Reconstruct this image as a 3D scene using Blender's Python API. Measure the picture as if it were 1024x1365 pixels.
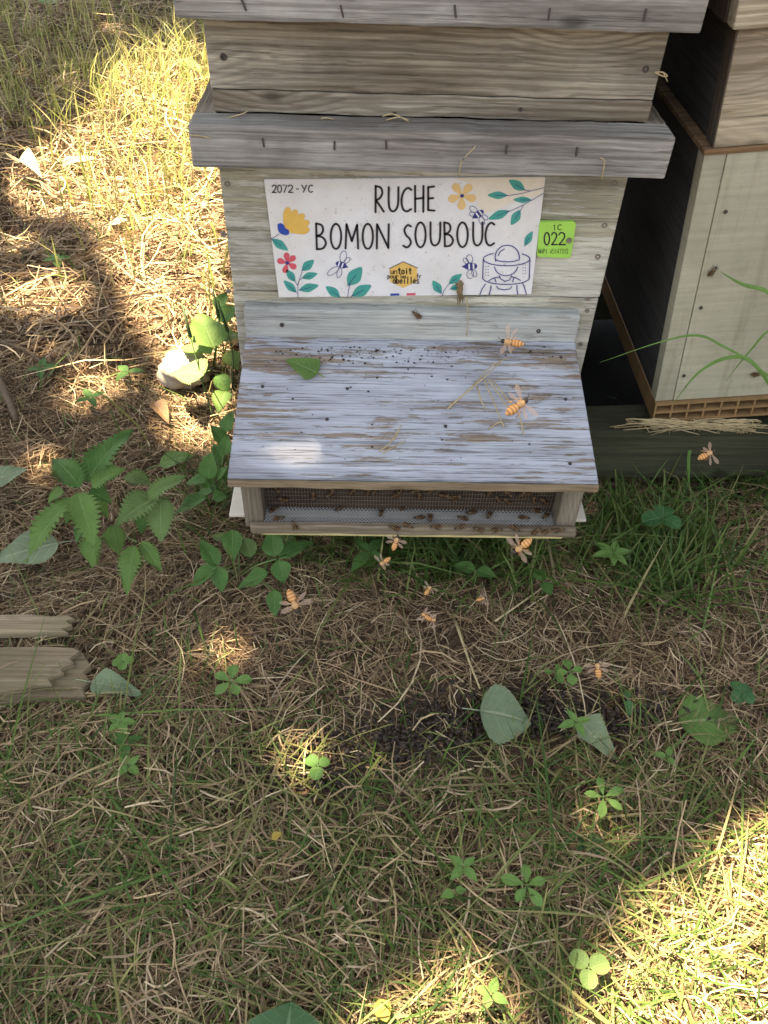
import bpy, bmesh, math, random
import numpy as np
from mathutils import Vector, Matrix
for o in list(bpy.data.objects): bpy.data.objects.remove(o)
rad = math.radians
RNG = np.random.default_rng(7); random.seed(7)
scn = bpy.context.scene; COL = scn.collection

# ------------------------------------------------------------ camera, sky, sun
CAMLOC = (-.0589, -.8553, .6432)
PITCH, YAW, ROLL = rad(44.828), rad(-2.013), rad(2.248)
FPX = 1083.86                                     # focal length in pixels of a 1024 px wide picture
CROT = Matrix.Rotation(YAW, 3, 'Z') @ Matrix.Rotation(math.pi/2-PITCH, 3, 'X') @ Matrix.Rotation(ROLL, 3, 'Z')
cd = bpy.data.cameras.new('camera'); cam = bpy.data.objects.new('camera', cd); COL.objects.link(cam)
cam.matrix_world = Matrix.Translation(CAMLOC) @ CROT.to_4x4()
cd.sensor_fit = 'HORIZONTAL'; cd.sensor_width = 36; cd.lens = FPX/1024*36; cd.clip_start = .01; cd.clip_end = 400
scn.camera = cam
SUN_EL, SUN_AZ = rad(66), rad(-42)                # azimuth from +Y, negative = towards -X
S = np.array([math.cos(SUN_EL)*math.sin(SUN_AZ), math.cos(SUN_EL)*math.cos(SUN_AZ), math.sin(SUN_EL)])
w = bpy.data.worlds.new('World'); scn.world = w; w.use_nodes = True
wn = w.node_tree; wn.nodes.clear()
sky = wn.nodes.new('ShaderNodeTexSky'); sky.sky_type = 'NISHITA'; sky.sun_disc = False
sky.sun_elevation = SUN_EL; sky.sun_rotation = SUN_AZ; sky.dust_density = 5.; sky.ozone_density = .3
bg = wn.nodes.new('ShaderNodeBackground'); bg.inputs[1].default_value = .058
wo = wn.nodes.new('ShaderNodeOutputWorld'); hs = wn.nodes.new('ShaderNodeHueSaturation'); hs.inputs['Saturation'].default_value = .4      # thin haze whitens the summer sky
wn.links.new(sky.outputs[0], hs.inputs['Color']); wn.links.new(hs.outputs[0], bg.inputs[0]); wn.links.new(bg.outputs[0], wo.inputs[0])
sl = bpy.data.lights.new('sun', 'SUN'); sl.energy = 5.0; sl.angle = rad(.53); sl.color = (1, .80, .53)
so = bpy.data.objects.new('sun', sl); COL.objects.link(so); so.rotation_euler = Vector(S).to_track_quat('Z', 'Y').to_euler()
so.location = (0, 0, 8)
scn.view_settings.view_transform = 'Standard'; scn.view_settings.look = 'None'
scn.view_settings.exposure = 3.32; scn.view_settings.gamma = 1
scn.render.engine = 'CYCLES'
scn.cycles.max_bounces = 5; scn.cycles.diffuse_bounces = 3; scn.cycles.transparent_max_bounces = 8

# ------------------------------------------------------------ helpers
GZ = -.17
def ray(px, py): return np.array(CROT @ Vector(((px-512)/FPX, -(py-682.5)/FPX, -1.)))
C0 = np.array(CAMLOC)
def atz(px, py, z): d = ray(px, py); return C0+d*((z-C0[2])/d[2])
def aty(px, py, y): d = ray(px, py); return C0+d*((y-C0[1])/d[1])
def G(px, py, h=0.): return atz(px, py, GZ+h)
def gh(x, y):
    x = np.asarray(x, float); y = np.asarray(y, float)
    h = .010*np.sin(3.1*x+1.7*y+.6)+.008*np.sin(7.3*x-5.1*y+2)+.005*np.sin(15*x+13*y)+.004*np.sin(23*x-19*y+1)
    far = np.clip((np.hypot(x, y)-6)/20, 0, 1)
    return GZ+h*(1-far)

ORI = {}
def link(o, parent=None):
    COL.objects.link(o)
    if parent is not None: o.parent = parent
    return o
def tag(o, label=None, cat=None, group=None, kind=None):
    if label: o['label'] = label
    if cat: o['category'] = cat
    if group: o['group'] = group
    if kind: o['kind'] = kind
    return o
def root(name, loc, label, cat, group=None, rot=None):
    o = bpy.data.objects.new(name, None); o.empty_display_size = .05; COL.objects.link(o)
    o.location = loc
    if rot: o.rotation_euler = rot
    ORI[o] = np.array(loc, float)
    return tag(o, label, cat, group)
def make_mesh(name, V, F, uv=None, col=None, smooth=False):
    me = bpy.data.meshes.new(name); V = np.asarray(V, float)
    if isinstance(F, np.ndarray):
        n, k = F.shape
        me.vertices.add(len(V)); me.vertices.foreach_set('co', V.ravel())
        me.loops.add(n*k); me.loops.foreach_set('vertex_index', F.ravel().astype(np.int32))
        me.polygons.add(n); me.polygons.foreach_set('loop_start', np.arange(0, n*k, k, dtype=np.int32))
        me.polygons.foreach_set('loop_total', np.full(n, k, dtype=np.int32)); me.update(calc_edges=True)
    else:
        me.from_pydata([tuple(v) for v in V], [], F); me.update()
    if uv is not None:
        l = me.uv_layers.new(name='UVMap'); idx = np.zeros(len(me.loops), np.int32); me.loops.foreach_get('vertex_index', idx)
        l.data.foreach_set('uv', np.asarray(uv, float)[idx].ravel())
    if col is not None:
        a = me.color_attributes.new('tint', 'FLOAT_COLOR', 'POINT'); a.data.foreach_set('color', np.asarray(col, float).ravel())
    if smooth: me.polygons.foreach_set('use_smooth', np.ones(len(me.polygons), bool))
    return me
def ob(name, V, F, mat, parent=None, local=False, uv=None, col=None, smooth=False, kind=None):
    """one mesh object; V in world coordinates unless local"""
    V = np.asarray(V, float)
    if parent is not None:
        org = ORI[parent]
        if not local: V = V-org
    else:
        org = np.array([(V[:, 0].min()+V[:, 0].max())/2, (V[:, 1].min()+V[:, 1].max())/2, V[:, 2].min()]); V = V-org
    me = make_mesh(name, V, F, uv, col, smooth); me.materials.append(mat)
    o = bpy.data.objects.new(name, me); link(o, parent); ORI[o] = org
    if parent is None: o.location = org
    if kind: o['kind'] = kind
    return o
def boxg(x0, x1, y0, y1, z0, z1, bev=.0015, jit=0., wob=.0004):
    bm = bmesh.new(); r = bmesh.ops.create_cube(bm, size=1)
    for v in bm.verts:
        v.co = Vector((x0+(v.co.x+.5)*(x1-x0), y0+(v.co.y+.5)*(y1-y0), z0+(v.co.z+.5)*(z1-z0)))
        if jit: v.co += Vector([random.uniform(-jit, jit) for _ in range(3)])
    ext = np.array([x1-x0, y1-y0, z1-z0]); ax = int(ext.argmax())
    if bev: bmesh.ops.bevel(bm, geom=bm.edges[:], offset=bev, segments=2, affect='EDGES', profile=.6)
    if jit and ext[ax] > .15:
        lo = (x0, y0, z0)[ax]
        for k in range(1, 30):
            co = [0, 0, 0]; no = [0, 0, 0]; co[ax] = lo+ext[ax]*k/30; no[ax] = 1
            bmesh.ops.bisect_plane(bm, geom=bm.verts[:]+bm.edges[:]+bm.faces[:], plane_co=co, plane_no=no)
        ph = [random.uniform(0, 6.28) for _ in range(6)]
        for v in bm.verts:
            u = v.co[ax]*38
            for a_ in range(3):
                if a_ != ax: v.co[a_] += wob*(math.sin(u+ph[a_])+.7*math.sin(2.7*u+ph[a_+3])+.5*math.sin(v.co[(a_+1) % 3]*400+u*5))
        bm.verts.index_update()
    V = np.array([v.co[:] for v in bm.verts]); F = [[v.index for v in f.verts] for f in bm.faces]; bm.free()
    return V, F
def prism(poly, dz, axis=(0, 0, -1), bev=0.):
    bm = bmesh.new(); vs = [bm.verts.new(p) for p in poly]; f = bm.faces.new(vs); bm.normal_update()
    r = bmesh.ops.extrude_face_region(bm, geom=[f])
    for e in r['geom']:
        if isinstance(e, bmesh.types.BMVert): e.co += Vector(axis)*dz
    bmesh.ops.recalc_face_normals(bm, faces=bm.faces[:])
    if bev: bmesh.ops.bevel(bm, geom=bm.edges[:], offset=bev, segments=2, affect='EDGES')
    bm.verts.index_update()
    V = np.array([v.co[:] for v in bm.verts]); F = [[v.index for v in f.verts] for f in bm.faces]; bm.free()
    return V, F
def join(parts):
    V = []; F = []; n = 0
    for v, f in parts:
        V.append(np.asarray(v, float)); F += [[i+n for i in q] for q in f]; n += len(v)
    return np.vstack(V), F
def tube(pts, r, seg=5, taper=1.):
    pts = np.asarray(pts, float); n = len(pts); V = []; F = []
    for i, p in enumerate(pts):
        t = pts[min(i+1, n-1)]-pts[max(i-1, 0)]; t = t/(np.linalg.norm(t)+1e-12)
        a = np.cross(t, (0, 0, 1) if abs(t[2]) < .9 else (1, 0, 0)); a /= np.linalg.norm(a); b = np.cross(t, a)
        rr = r*(1+(taper-1)*i/(n-1))
        for k in range(seg): q = 2*math.pi*k/seg; V.append(p+rr*(math.cos(q)*a+math.sin(q)*b))
    for i in range(n-1):
        for k in range(seg):
            k2 = (k+1) % seg; F.append([i*seg+k, i*seg+k2, (i+1)*seg+k2, (i+1)*seg+k])
    F.append(list(range(seg))[::-1]); F.append([(n-1)*seg+k for k in range(seg)])
    return np.array(V), F
def smoothline(P, n=4):
    """Catmull-Rom through the points"""
    P = np.asarray(P, float); Q = np.vstack([2*P[0]-P[1], P, 2*P[-1]-P[-2]]); out = []
    for i in range(1, len(Q)-2):
        for k in range(n):
            t = k/n; a, b, c, d = Q[i-1:i+3]
            out.append(.5*((2*b)+(c-a)*t+(2*a-5*b+4*c-d)*t*t+(3*b-a-3*c+d)*t**3))
    out.append(P[-1]); return np.array(out)

# ------------------------------------------------------------ materials
class Mat:
    def __init__(s, name):
        s.m = bpy.data.materials.new(name); s.m.use_nodes = True; s.nt = s.m.node_tree
        s.b = s.nt.nodes['Principled BSDF']; s.out = s.nt.nodes['Material Output']
    def n(s, t): return s.nt.nodes.new('ShaderNode'+t)
    def set(s, sock, v):
        if isinstance(v, bpy.types.NodeSocket): s.nt.links.new(v, sock)
        elif isinstance(v, (tuple, list)) and len(v) == 3 and sock.type == 'RGBA': sock.default_value = (*v, 1)
        else: sock.default_value = v
    def coord(s, which='Object', scale=(1, 1, 1), rnd=True, rot=(0, 0, 0)):
        t = s.n('TexCoord'); mp = s.n('Mapping'); s.nt.links.new(t.outputs[which], mp.inputs[0])
        mp.inputs['Scale'].default_value = scale; mp.inputs['Rotation'].default_value = rot
        if rnd:
            oi = s.n('ObjectInfo'); v = s.n('VectorMath'); v.operation = 'SCALE'; v.inputs[0].default_value = (7.3, 5.1, 9.7)
            s.nt.links.new(oi.outputs['Random'], v.inputs['Scale']); s.nt.links.new(v.outputs[0], mp.inputs['Location'])
        return mp.outputs[0]
    def noise(s, vec, scale=5, detail=4, rough=.6, dist=0.):
        t = s.n('TexNoise'); s.nt.links.new(vec, t.inputs['Vector']); t.inputs['Scale'].default_value = scale
        t.inputs['Detail'].default_value = detail; t.inputs['Roughness'].default_value = rough; t.inputs['Distortion'].default_value = dist
        return t.outputs['Fac']
    def wave(s, vec, scale, dist, detail=2, dscale=1, axis='Z'):
        t = s.n('TexWave'); t.wave_type = 'BANDS'; t.bands_direction = axis; s.nt.links.new(vec, t.inputs['Vector'])
        t.inputs['Scale'].default_value = scale; t.inputs['Distortion'].default_value = dist
        t.inputs['Detail'].default_value = detail; t.inputs['Detail Scale'].default_value = dscale
        return t.outputs['Fac']
    def ramp(s, fac, stops):
        r = s.n('ValToRGB'); s.nt.links.new(fac, r.inputs[0]); e = r.color_ramp.elements
        while len(e) < len(stops): e.new(.5)
        for q, (p, c) in zip(e, stops):
            q.position = p; q.color = (*c, 1) if isinstance(c, (tuple, list)) else (c, c, c, 1)
        return r.outputs[0]
    def mix(s, f, a, b, mode='MIX'):
        x = s.n('Mix'); x.data_type = 'RGBA'; x.blend_type = mode
        s.set(x.inputs[0], f); s.set(x.inputs[6], a); s.set(x.inputs[7], b); return x.outputs[2]
    def math(s, op, a, b=0.):
        x = s.n('Math'); x.operation = op; s.set(x.inputs[0], a); s.set(x.inputs[1], b); return x.outputs[0]
    def bump(s, h, strength=.4, dist=.002):
        b = s.n('Bump'); s.set(b.inputs['Height'], h); b.inputs['Strength'].default_value = strength; b.inputs['Distance'].default_value = dist
        s.nt.links.new(b.outputs[0], s.b.inputs['Normal'])
    def done(s, col, rough=.8, spec=.3):
        s.set(s.b.inputs['Base Color'], col); s.set(s.b.inputs['Roughness'], rough); s.b.inputs['Specular IOR Level'].default_value = spec
        return s.m
    def translucent(s, col, f=.35):
        t = s.n('BsdfTranslucent'); s.set(t.inputs[0], col); x = s.n('MixShader'); x.inputs[0].default_value = f
        s.nt.links.new(s.b.outputs[0], x.inputs[1]); s.nt.links.new(t.outputs[0], x.inputs[2]); s.nt.links.new(x.outputs[0], s.out.inputs[0])

def wood(name, pale, mid, dark, grain=1., ring=.5, axis='X', paint=None, cover=0., crack=.5, stain=None, stainamt=.3, rings_scale=9., bump=.5, slit=.36):
    M = Mat(name)
    st = {'X': (1, 1, 1), 'Y': (1, 1, 1), 'Z': (1, 1, 1)}[axis]
    rot = {'X': (0, 0, 0), 'Y': (0, 0, rad(90)), 'Z': (0, rad(90), 0)}[axis]
    base = M.coord('Object', rot=rot)
    def sc(v, k):
        mp = M.n('Mapping'); M.nt.links.new(v, mp.inputs[0]); mp.inputs['Scale'].default_value = k; return mp.outputs[0]
    fib = M.noise(sc(base, (4, 220*grain, 220*grain)), 1, 5, .65)
    fine = M.noise(sc(base, (14, 600, 600)), 1, 2, .5)
    vt = M.n('TexVoronoi'); M.nt.links.new(sc(base, (6, 13, 13)), vt.inputs['Vector']); vt.inputs['Scale'].default_value = 1; vd = vt.outputs['Distance']
    kn = M.ramp(vd, [(0, 1), (.45, 0)]); cx = M.n('CombineXYZ'); M.nt.links.new(M.math('MULTIPLY', kn, .09), cx.inputs[2])
    va = M.n('VectorMath'); va.operation = 'ADD'; M.nt.links.new(sc(base, (.55, 4, 4)), va.inputs[0]); M.nt.links.new(cx.outputs[0], va.inputs[1])
    rg = M.wave(va.outputs[0], rings_scale, 5.5, 4, 1.1, 'Z')
    blot = M.noise(base, 9, 5, .62, .4)
    big = M.noise(sc(base, (3, 9, 9)), 1, 3, .5)
    col = M.mix(M.ramp(fib, [(.36, 0), (.62, 1)]), dark, pale)
    col = M.mix(M.math('MULTIPLY', M.math('MULTIPLY', M.ramp(rg, [(.1, 1), (.6, 0)]), ring), M.ramp(big, [(.3, .35), (.65, 1.)])), col, mid)
    col = M.mix(M.math('MULTIPLY', M.ramp(blot, [(.45, 0), (.7, 1)]), .55), col, mid)
    if stain: col = M.mix(M.math('MULTIPLY', M.ramp(big, [(.42, 0), (.62, 1)]), stainamt), col, stain)
    col = M.mix(M.math('MULTIPLY', M.ramp(vd, [(.05, 1), (.10, 0)]), .75), col, tuple(c*.35 for c in mid))
    ck = M.noise(sc(base, (2.2, 95, 95)), 1, 3, .7, .3)
    ckm = M.ramp(ck, [(.30, 1), (.36, 0)])
    h = M.math('ADD', M.math('MULTIPLY', fib, .6), M.math('MULTIPLY', rg, .25*ring))
    if paint:
        pm = M.noise(sc(base, (11, 150, 150)), 1, 5, .75, .15)
        patch = M.noise(sc(base, (6, 14, 14)), 1, 5, .65, .6)
        q = M.math('ADD', M.math('MULTIPLY', pm, .60), M.math('MULTIPLY', patch, .52))
        q = M.math('ADD', q, M.math('MULTIPLY', fine, .12))
        pmask = M.ramp(q, [(cover, 1), (cover+.035, 0)])
        pc = M.mix(M.ramp(fib, [(.36, 0), (.64, 1)]), tuple(c*.78 for c in paint), tuple(c*1.06 for c in paint))
        pc = M.mix(M.math('MULTIPLY', M.ramp(blot, [(.4, 0), (.75, 1)]), .35), pc, tuple(c*.7 for c in paint))
        col = M.mix(pmask, col, pc)
        h = M.math('ADD', h, M.math('MULTIPLY', pmask, .5))
    col = M.mix(M.math('MULTIPLY', ckm, crack), col, (.03, .025, .02))
    sl_ = M.noise(sc(base, (9, 330, 330)), 1, 3, .75); slm = M.ramp(sl_, [(slit-.03, 1), (slit+.04, 0)])
    col = M.mix(M.math('MULTIPLY', slm, .55*crack+.15), col, tuple(c*.30 for c in mid))
    col = M.mix(.55, col, M.mix(M.ramp(fine, [(.3, 0), (.7, 1)]), (.72, .71, .70), (1.25, 1.25, 1.25)), 'MULTIPLY')
    wz = M.noise(sc(base, (3.5, 10, 10)), 1.3, 5, .6, .5)
    col = M.mix(.8, col, M.ramp(wz, [(.28, (.42, .40, .38)), (.44, (.86, .85, .83)), (.55, (1., 1., .97)), (.72, (1.25, 1.24, 1.16))]), 'MULTIPLY')
    h = M.math('SUBTRACT', h, M.math('MULTIPLY', slm, .5))
    h = M.math('SUBTRACT', h, M.math('MULTIPLY', ckm, crack*1.5))
    M.bump(h, bump, .0025)
    return M.done(col, .85, .2)

MAT = {}
MAT['super'] = wood('weathered_super_wood', (.47, .435, .35), (.13, .11, .08), (.22, .20, .165), .8, .8, stain=(.12, .09, .055), stainamt=.5, rings_scale=11)
MAT['rim'] = wood('weathered_grey_wood', (.43, .42, .39), (.17, .16, .145), (.18, .175, .16), 1., .4, stain=(.12, .09, .07), stainamt=.45)
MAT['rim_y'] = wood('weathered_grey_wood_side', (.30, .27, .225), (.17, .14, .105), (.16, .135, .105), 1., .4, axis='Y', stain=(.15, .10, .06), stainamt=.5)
MAT['body'] = wood('pale_weathered_paint', (.44, .42, .34), (.27, .25, .19), (.31, .29, .23), 1., .35, paint=(.53, .52, .45), cover=.63, crack=.45, stain=(.30, .28, .17), stainamt=.35)
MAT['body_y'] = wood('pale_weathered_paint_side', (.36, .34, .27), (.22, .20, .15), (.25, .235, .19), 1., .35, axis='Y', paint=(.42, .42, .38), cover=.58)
MAT['porch'] = wood('peeling_lilac_paint', (.33, .27, .21), (.20, .155, .115), (.20, .16, .125), .9, .3, paint=(.45, .47, .535), cover=.652, slit=.395, crack=.75, rings_scale=6, bump=.6)
MAT['strip'] = wood('blue_grey_paint_strip', (.35, .33, .28), (.24, .22, .19), (.25, .23, .2), 1., .25, paint=(.42, .435, .42), cover=.68, crack=.3)
MAT['post'] = wood('porch_post_wood', (.27, .235, .18), (.15, .125, .09), (.14, .12, .09), .7, .6, axis='Z', rings_scale=14)
MAT['edge'] = wood('bare_plywood_edge', (.34, .27, .175), (.18, .13, .08), (.17, .125, .08), 1., .4)
MAT['sill'] = wood('sill_wood', (.30, .25, .18), (.16, .125, .085), (.15, .12, .085), 1., .4)
MAT['brownwall'] = wood('brown_entrance_board', (.10, .065, .04), (.05, .032, .02), (.045, .03, .02), 1., .4)  # browns darkened, putting recess shade into the board colour
MAT['h2super'] = wood('second_super_wood', (.50, .44, .33), (.24, .19, .12), (.29, .25, .18), .8, .6, stain=(.2, .15, .09), rings_scale=12)
MAT['h2end'] = wood('dark_end_grain', (.10, .075, .055), (.05, .04, .03), (.045, .035, .028), 1., .4, axis='Z')
MAT['h2side'] = wood('dark_grey_side', (.06, .057, .053), (.035, .034, .033), (.032, .032, .033), 1., .3, axis='Y', crack=.2)  # near-black grey for the side boards
MAT['beam'] = wood('dark_green_beam', (.06, .062, .035), (.04, .042, .022), (.035, .036, .022), 1., .3, crack=.3)
MAT['plank'] = wood('old_plank_wood', (.33, .265, .18), (.17, .13, .085), (.16, .125, .085), .9, .7, stain=(.13, .12, .06), stainamt=.6, rings_scale=12)
MAT['propolis'] = wood('tan_rim_wood', (.27, .17, .085), (.15, .09, .045), (.13, .08, .045), 1., .3)

def plain(name, col, rough=.7, spec=.3, var=.25, scale=60, bump=0.):
    M = Mat(name); v = M.coord('Object'); f = M.noise(v, scale, 4)
    c = M.mix(M.ramp(f, [(.35, 0), (.7, 1)]), tuple(x*(1-var) for x in col), col)
    if bump: M.bump(f, bump, .002)
    return M.done(c, rough, spec)
MAT['h2front'] = None
def h2front():
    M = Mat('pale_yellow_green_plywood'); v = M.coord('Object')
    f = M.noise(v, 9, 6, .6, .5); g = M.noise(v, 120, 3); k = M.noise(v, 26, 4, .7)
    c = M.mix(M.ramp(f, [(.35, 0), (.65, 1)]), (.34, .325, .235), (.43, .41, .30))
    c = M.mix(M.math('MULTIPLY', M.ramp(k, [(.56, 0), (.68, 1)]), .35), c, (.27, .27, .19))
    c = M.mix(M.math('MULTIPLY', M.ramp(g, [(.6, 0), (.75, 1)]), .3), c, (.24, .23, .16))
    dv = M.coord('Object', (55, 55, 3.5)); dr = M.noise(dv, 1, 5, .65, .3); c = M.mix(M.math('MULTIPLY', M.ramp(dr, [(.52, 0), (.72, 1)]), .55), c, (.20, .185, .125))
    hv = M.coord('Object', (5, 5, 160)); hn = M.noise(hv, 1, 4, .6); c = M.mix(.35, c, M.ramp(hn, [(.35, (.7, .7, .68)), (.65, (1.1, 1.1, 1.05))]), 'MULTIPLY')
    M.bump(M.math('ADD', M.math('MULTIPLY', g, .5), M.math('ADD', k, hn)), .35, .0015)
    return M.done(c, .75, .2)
MAT['h2front'] = h2front()
MAT['steel'] = plain('rusty_nail_steel', (.06, .05, .045), .55, .5)
MAT['screw'] = plain('weathered_screw', (.22, .19, .15), .5, .5)
MAT['wire'] = plain('galvanised_wire', (.42, .41, .38), .45, .5, .2)
MAT['wirebrown'] = plain('dark_brown_wire', (.13, .105, .08), .55, .4, .3)  # brown mesh, darkened to put recess shade into its colour
MAT['greysheet'] = plain('grey_floor_sheet', (.17, .17, .175), .6, .3, .35, 90)  # grey darkened to put recess shade into the floor colour
MAT['whiteplastic'] = plain('off_white_plastic', (.62, .58, .48), .45, .4, .12, 30)
MAT['yellowstrip'] = plain('pale_yellow_edge', (.66, .56, .26), .5, .3, .2)
MAT['tanplastic'] = plain('tan_plastic_grid', (.30, .19, .085), .5, .35, .3, 40)
MAT['darkhole'] = plain('dark_cavity', (.06, .045, .03), .9, .1)
MAT['roofmetal'] = plain('dull_roof_sheet', (.32, .32, .31), .45, .5, .3, 8)
MAT['stone'] = plain('pale_stone', (.40, .34, .27), .9, .15, .55, 38, 1.)
MAT['crumb'] = plain('dark_crumbs', (.045, .03, .02), .8, .2, .4)
MAT['deadbee'] = plain('dead_bee_litter', (.06, .045, .033), .7, .3, .5, 200)
MAT['litter'] = plain('brown_leaf_bits', (.20, .125, .07), .85, .2, .6, 35)
MAT['twig'] = plain('grey_brown_twig', (.16, .115, .075), .85, .2, .4, 120, .4)
MAT['straw'] = plain('dry_straw', (.50, .40, .22), .6, .3, .3, 150)
MAT['tuft'] = plain('brown_dry_tuft', (.25, .18, .09), .75, .2, .4, 150)

def printmat(name, col): return plain(name, col, .45, .4, .08, 80)
PR = {k: printmat('print_'+k, c) for k, c in dict(black=(.025, .022, .025), navy=(.045, .045, .21), blue=(.03, .07, .34), green=(.06, .33, .27), yellow=(.72, .45, .10),
      paleyellow=(.75, .52, .22), red=(.62, .10, .13), cream=(.74, .67, .54), logo=(.74, .49, .13)).items()}
def signmat():
    M = Mat('sign_white'); v = M.coord('Object'); f = M.noise(v, 30, 5, .6); s = M.noise(v, 190, 3)
    c = M.mix(M.ramp(f, [(.4, 0), (.7, 1)]), (.74, .74, .73), (.66, .65, .63))
    c = M.mix(M.math('MULTIPLY', M.ramp(s, [(.62, 0), (.72, 1)]), .6), c, (.40, .34, .26)); b2_ = M.noise(v, 7, 5, .6, .4); c = M.mix(M.math('MULTIPLY', M.ramp(b2_, [(.45, 0), (.7, 1)]), .4), c, (.60, .55, .44)); return M.done(c, .4, .4)
MAT['sign'] = signmat()
MAT['tag'] = plain('lime_green_tag', (.36, .66, .10), .45, .4, .12, 40)

def strandmat(name, trans, rough=.65):
    M = Mat(name); a = M.n('Attribute'); a.attribute_name = 'tint'
    M.done(a.outputs['Color'], rough, .25); M.translucent(a.outputs['Color'], trans); return M.m
MAT['strawmass'] = strandmat('dry_grass_strands', .12)
MAT['grassmass'] = strandmat('green_grass_blades', .38, .5)
def leafmat(name, col, vein, under=None, trans=.35, nv=7., var=.25):
    M = Mat(name); uv = M.n('TexCoord'); sp = M.n('SeparateXYZ'); M.nt.links.new(uv.outputs['UV'], sp.inputs[0])
    u = M.math('ABSOLUTE', M.math('MULTIPLY', M.math('SUBTRACT', sp.outputs[0], .5), 2)); t = sp.outputs[1]
    mid = M.ramp(u, [(.03, 1), (.07, 0)])
    fr = M.math('FRACT', M.math('MULTIPLY', M.math('SUBTRACT', t, M.math('MULTIPLY', u, .28)), nv))
    sv = M.ramp(M.math('ABSOLUTE', M.math('SUBTRACT', fr, .5)), [(.03, 1), (.09, 0)])
    vm = M.math('MAXIMUM', mid, M.math('MULTIPLY', sv, .55))
    o = M.coord('Object'); f = M.noise(o, 45, 4); s = M.noise(o, 160, 3)
    c = M.mix(M.ramp(f, [(.35, 0), (.7, 1)]), tuple(x*(1-var) for x in col), col)
    c = M.mix(M.math('MULTIPLY', M.ramp(s, [(.68, 0), (.76, 1)]), .5), c, (.2, .16, .08))
    eg = M.math('ADD', u, M.math('MULTIPLY', M.noise(o, 70, 3), .5)); c = M.mix(M.math('MULTIPLY', M.ramp(eg, [(1.12, 0), (1.28, 1)]) if False else M.ramp(M.math('MULTIPLY', eg, .6), [(.70, 0), (.80, 1)]), .7), c, (.24, .17, .07))
    sp2 = M.noise(o, 22, 5, .6); c = M.mix(M.math('MULTIPLY', M.ramp(sp2, [(.58, 0), (.72, 1)]), .45), c, tuple(x*.6+.06 for x in col))
    c = M.mix(M.math('MULTIPLY', vm, .7), c, vein)
    M.bump(M.math('ADD', M.math('MULTIPLY', vm, -.8), M.math('MULTIPLY', f, 1.4)), .6, .002)
    M.done(c, .62, .25); M.translucent(c, trans); return M.m
MAT['nettle'] = leafmat('nettle_leaf', (.165, .285, .07), (.22, .35, .11), nv=9)
MAT['herb'] = leafmat('smooth_herb_leaf', (.105, .225, .055), (.17, .29, .095), nv=6)
MAT['paleherb'] = leafmat('pale_herb_leaf', (.20, .31, .10), (.28, .38, .16), nv=6)
MAT['weed'] = leafmat('small_weed_leaf', (.19, .34, .085), (.25, .39, .13), nv=6)
MAT['clover'] = leafmat('clover_leaf', (.07, .19, .065), (.20, .32, .18), nv=3)
MAT['poplar'] = leafmat('poplar_leaf_underside', (.22, .295, .17), (.36, .40, .26), nv=6, trans=.25)
MAT['poplargreen'] = leafmat('poplar_leaf_green', (.14, .25, .06), (.27, .36, .14), nv=6, trans=.3)
MAT['poplardark'] = leafmat('poplar_leaf_dark', (.07, .15, .06), (.15, .24, .12), nv=6, trans=.25)
MAT['poplarpale'] = leafmat('poplar_leaf_sunlit_tone', (.34, .34, .24), (.4, .4, .3), nv=6, trans=.25)  # pale tone puts the sunlit white into the leaf colour
MAT['yellowleaf'] = leafmat('yellow_leaf', (.55, .40, .08), (.6, .48, .15), nv=5)
MAT['brownleaf'] = leafmat('brown_leaf', (.26, .16, .085), (.34, .24, .14), nv=6, trans=.15)
MAT['canopy'] = leafmat('canopy_leaf', (.05, .085, .025), (.07, .11, .035), nv=6, trans=.08)
MAT['bark'] = plain('poplar_bark', (.17, .145, .115), .9, .2, .5, 14, .8)
MAT['stem'] = plain('green_stem', (.14, .21, .07), .6, .3, .3)
MAT['darkstem'] = plain('dark_green_stalk', (.05, .09, .03), .6, .3, .3)

def groundmat():
    M = Mat('soil_and_thatch'); v = M.coord('Object', rnd=False)
    a = M.noise(v, 6, 6, .65); b = M.noise(v, 55, 5, .7); c = M.noise(v, 260, 3, .6)
    col = M.mix(M.ramp(a, [(.35, 0), (.65, 1)]), (.06, .042, .029), (.12, .086, .057))
    col = M.mix(M.math('MULTIPLY', M.ramp(b, [(.4, 0), (.65, 1)]), .6), col, (.15, .105, .065))
    col = M.mix(M.math('MULTIPLY', M.ramp(c, [(.5, 0), (.7, 1)]), .5), col, (.035, .025, .018))
    M.bump(M.math('ADD', b, M.math('MULTIPLY', c, .4)), .9, .012); return M.done(col, .95, .1)
MAT['ground'] = groundmat()

# ------------------------------------------------------------ ground sheet
g = np.linspace(-1, 1, 221); g = np.sign(g)*(np.abs(g)*2.2+np.abs(g)**7*58)
gx, gy = np.meshgrid(g, g, indexing='ij'); n = len(g)
gzv = gh(gx, gy); V = np.stack([gx, gy, gzv], -1).reshape(-1, 3)
i = np.arange(n-1); I, J = np.meshgrid(i, i, indexing='ij'); q = (I*n+J).ravel()
F = np.stack([q, q+n, q+n+1, q+1], 1)
me = make_mesh('ground', V, F, smooth=True); me.materials.append(MAT['ground'])
o = bpy.data.objects.new('ground', me); COL.objects.link(o); tag(o, 'brown soil under dry straw and grass', 'ground', kind='structure')

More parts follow.
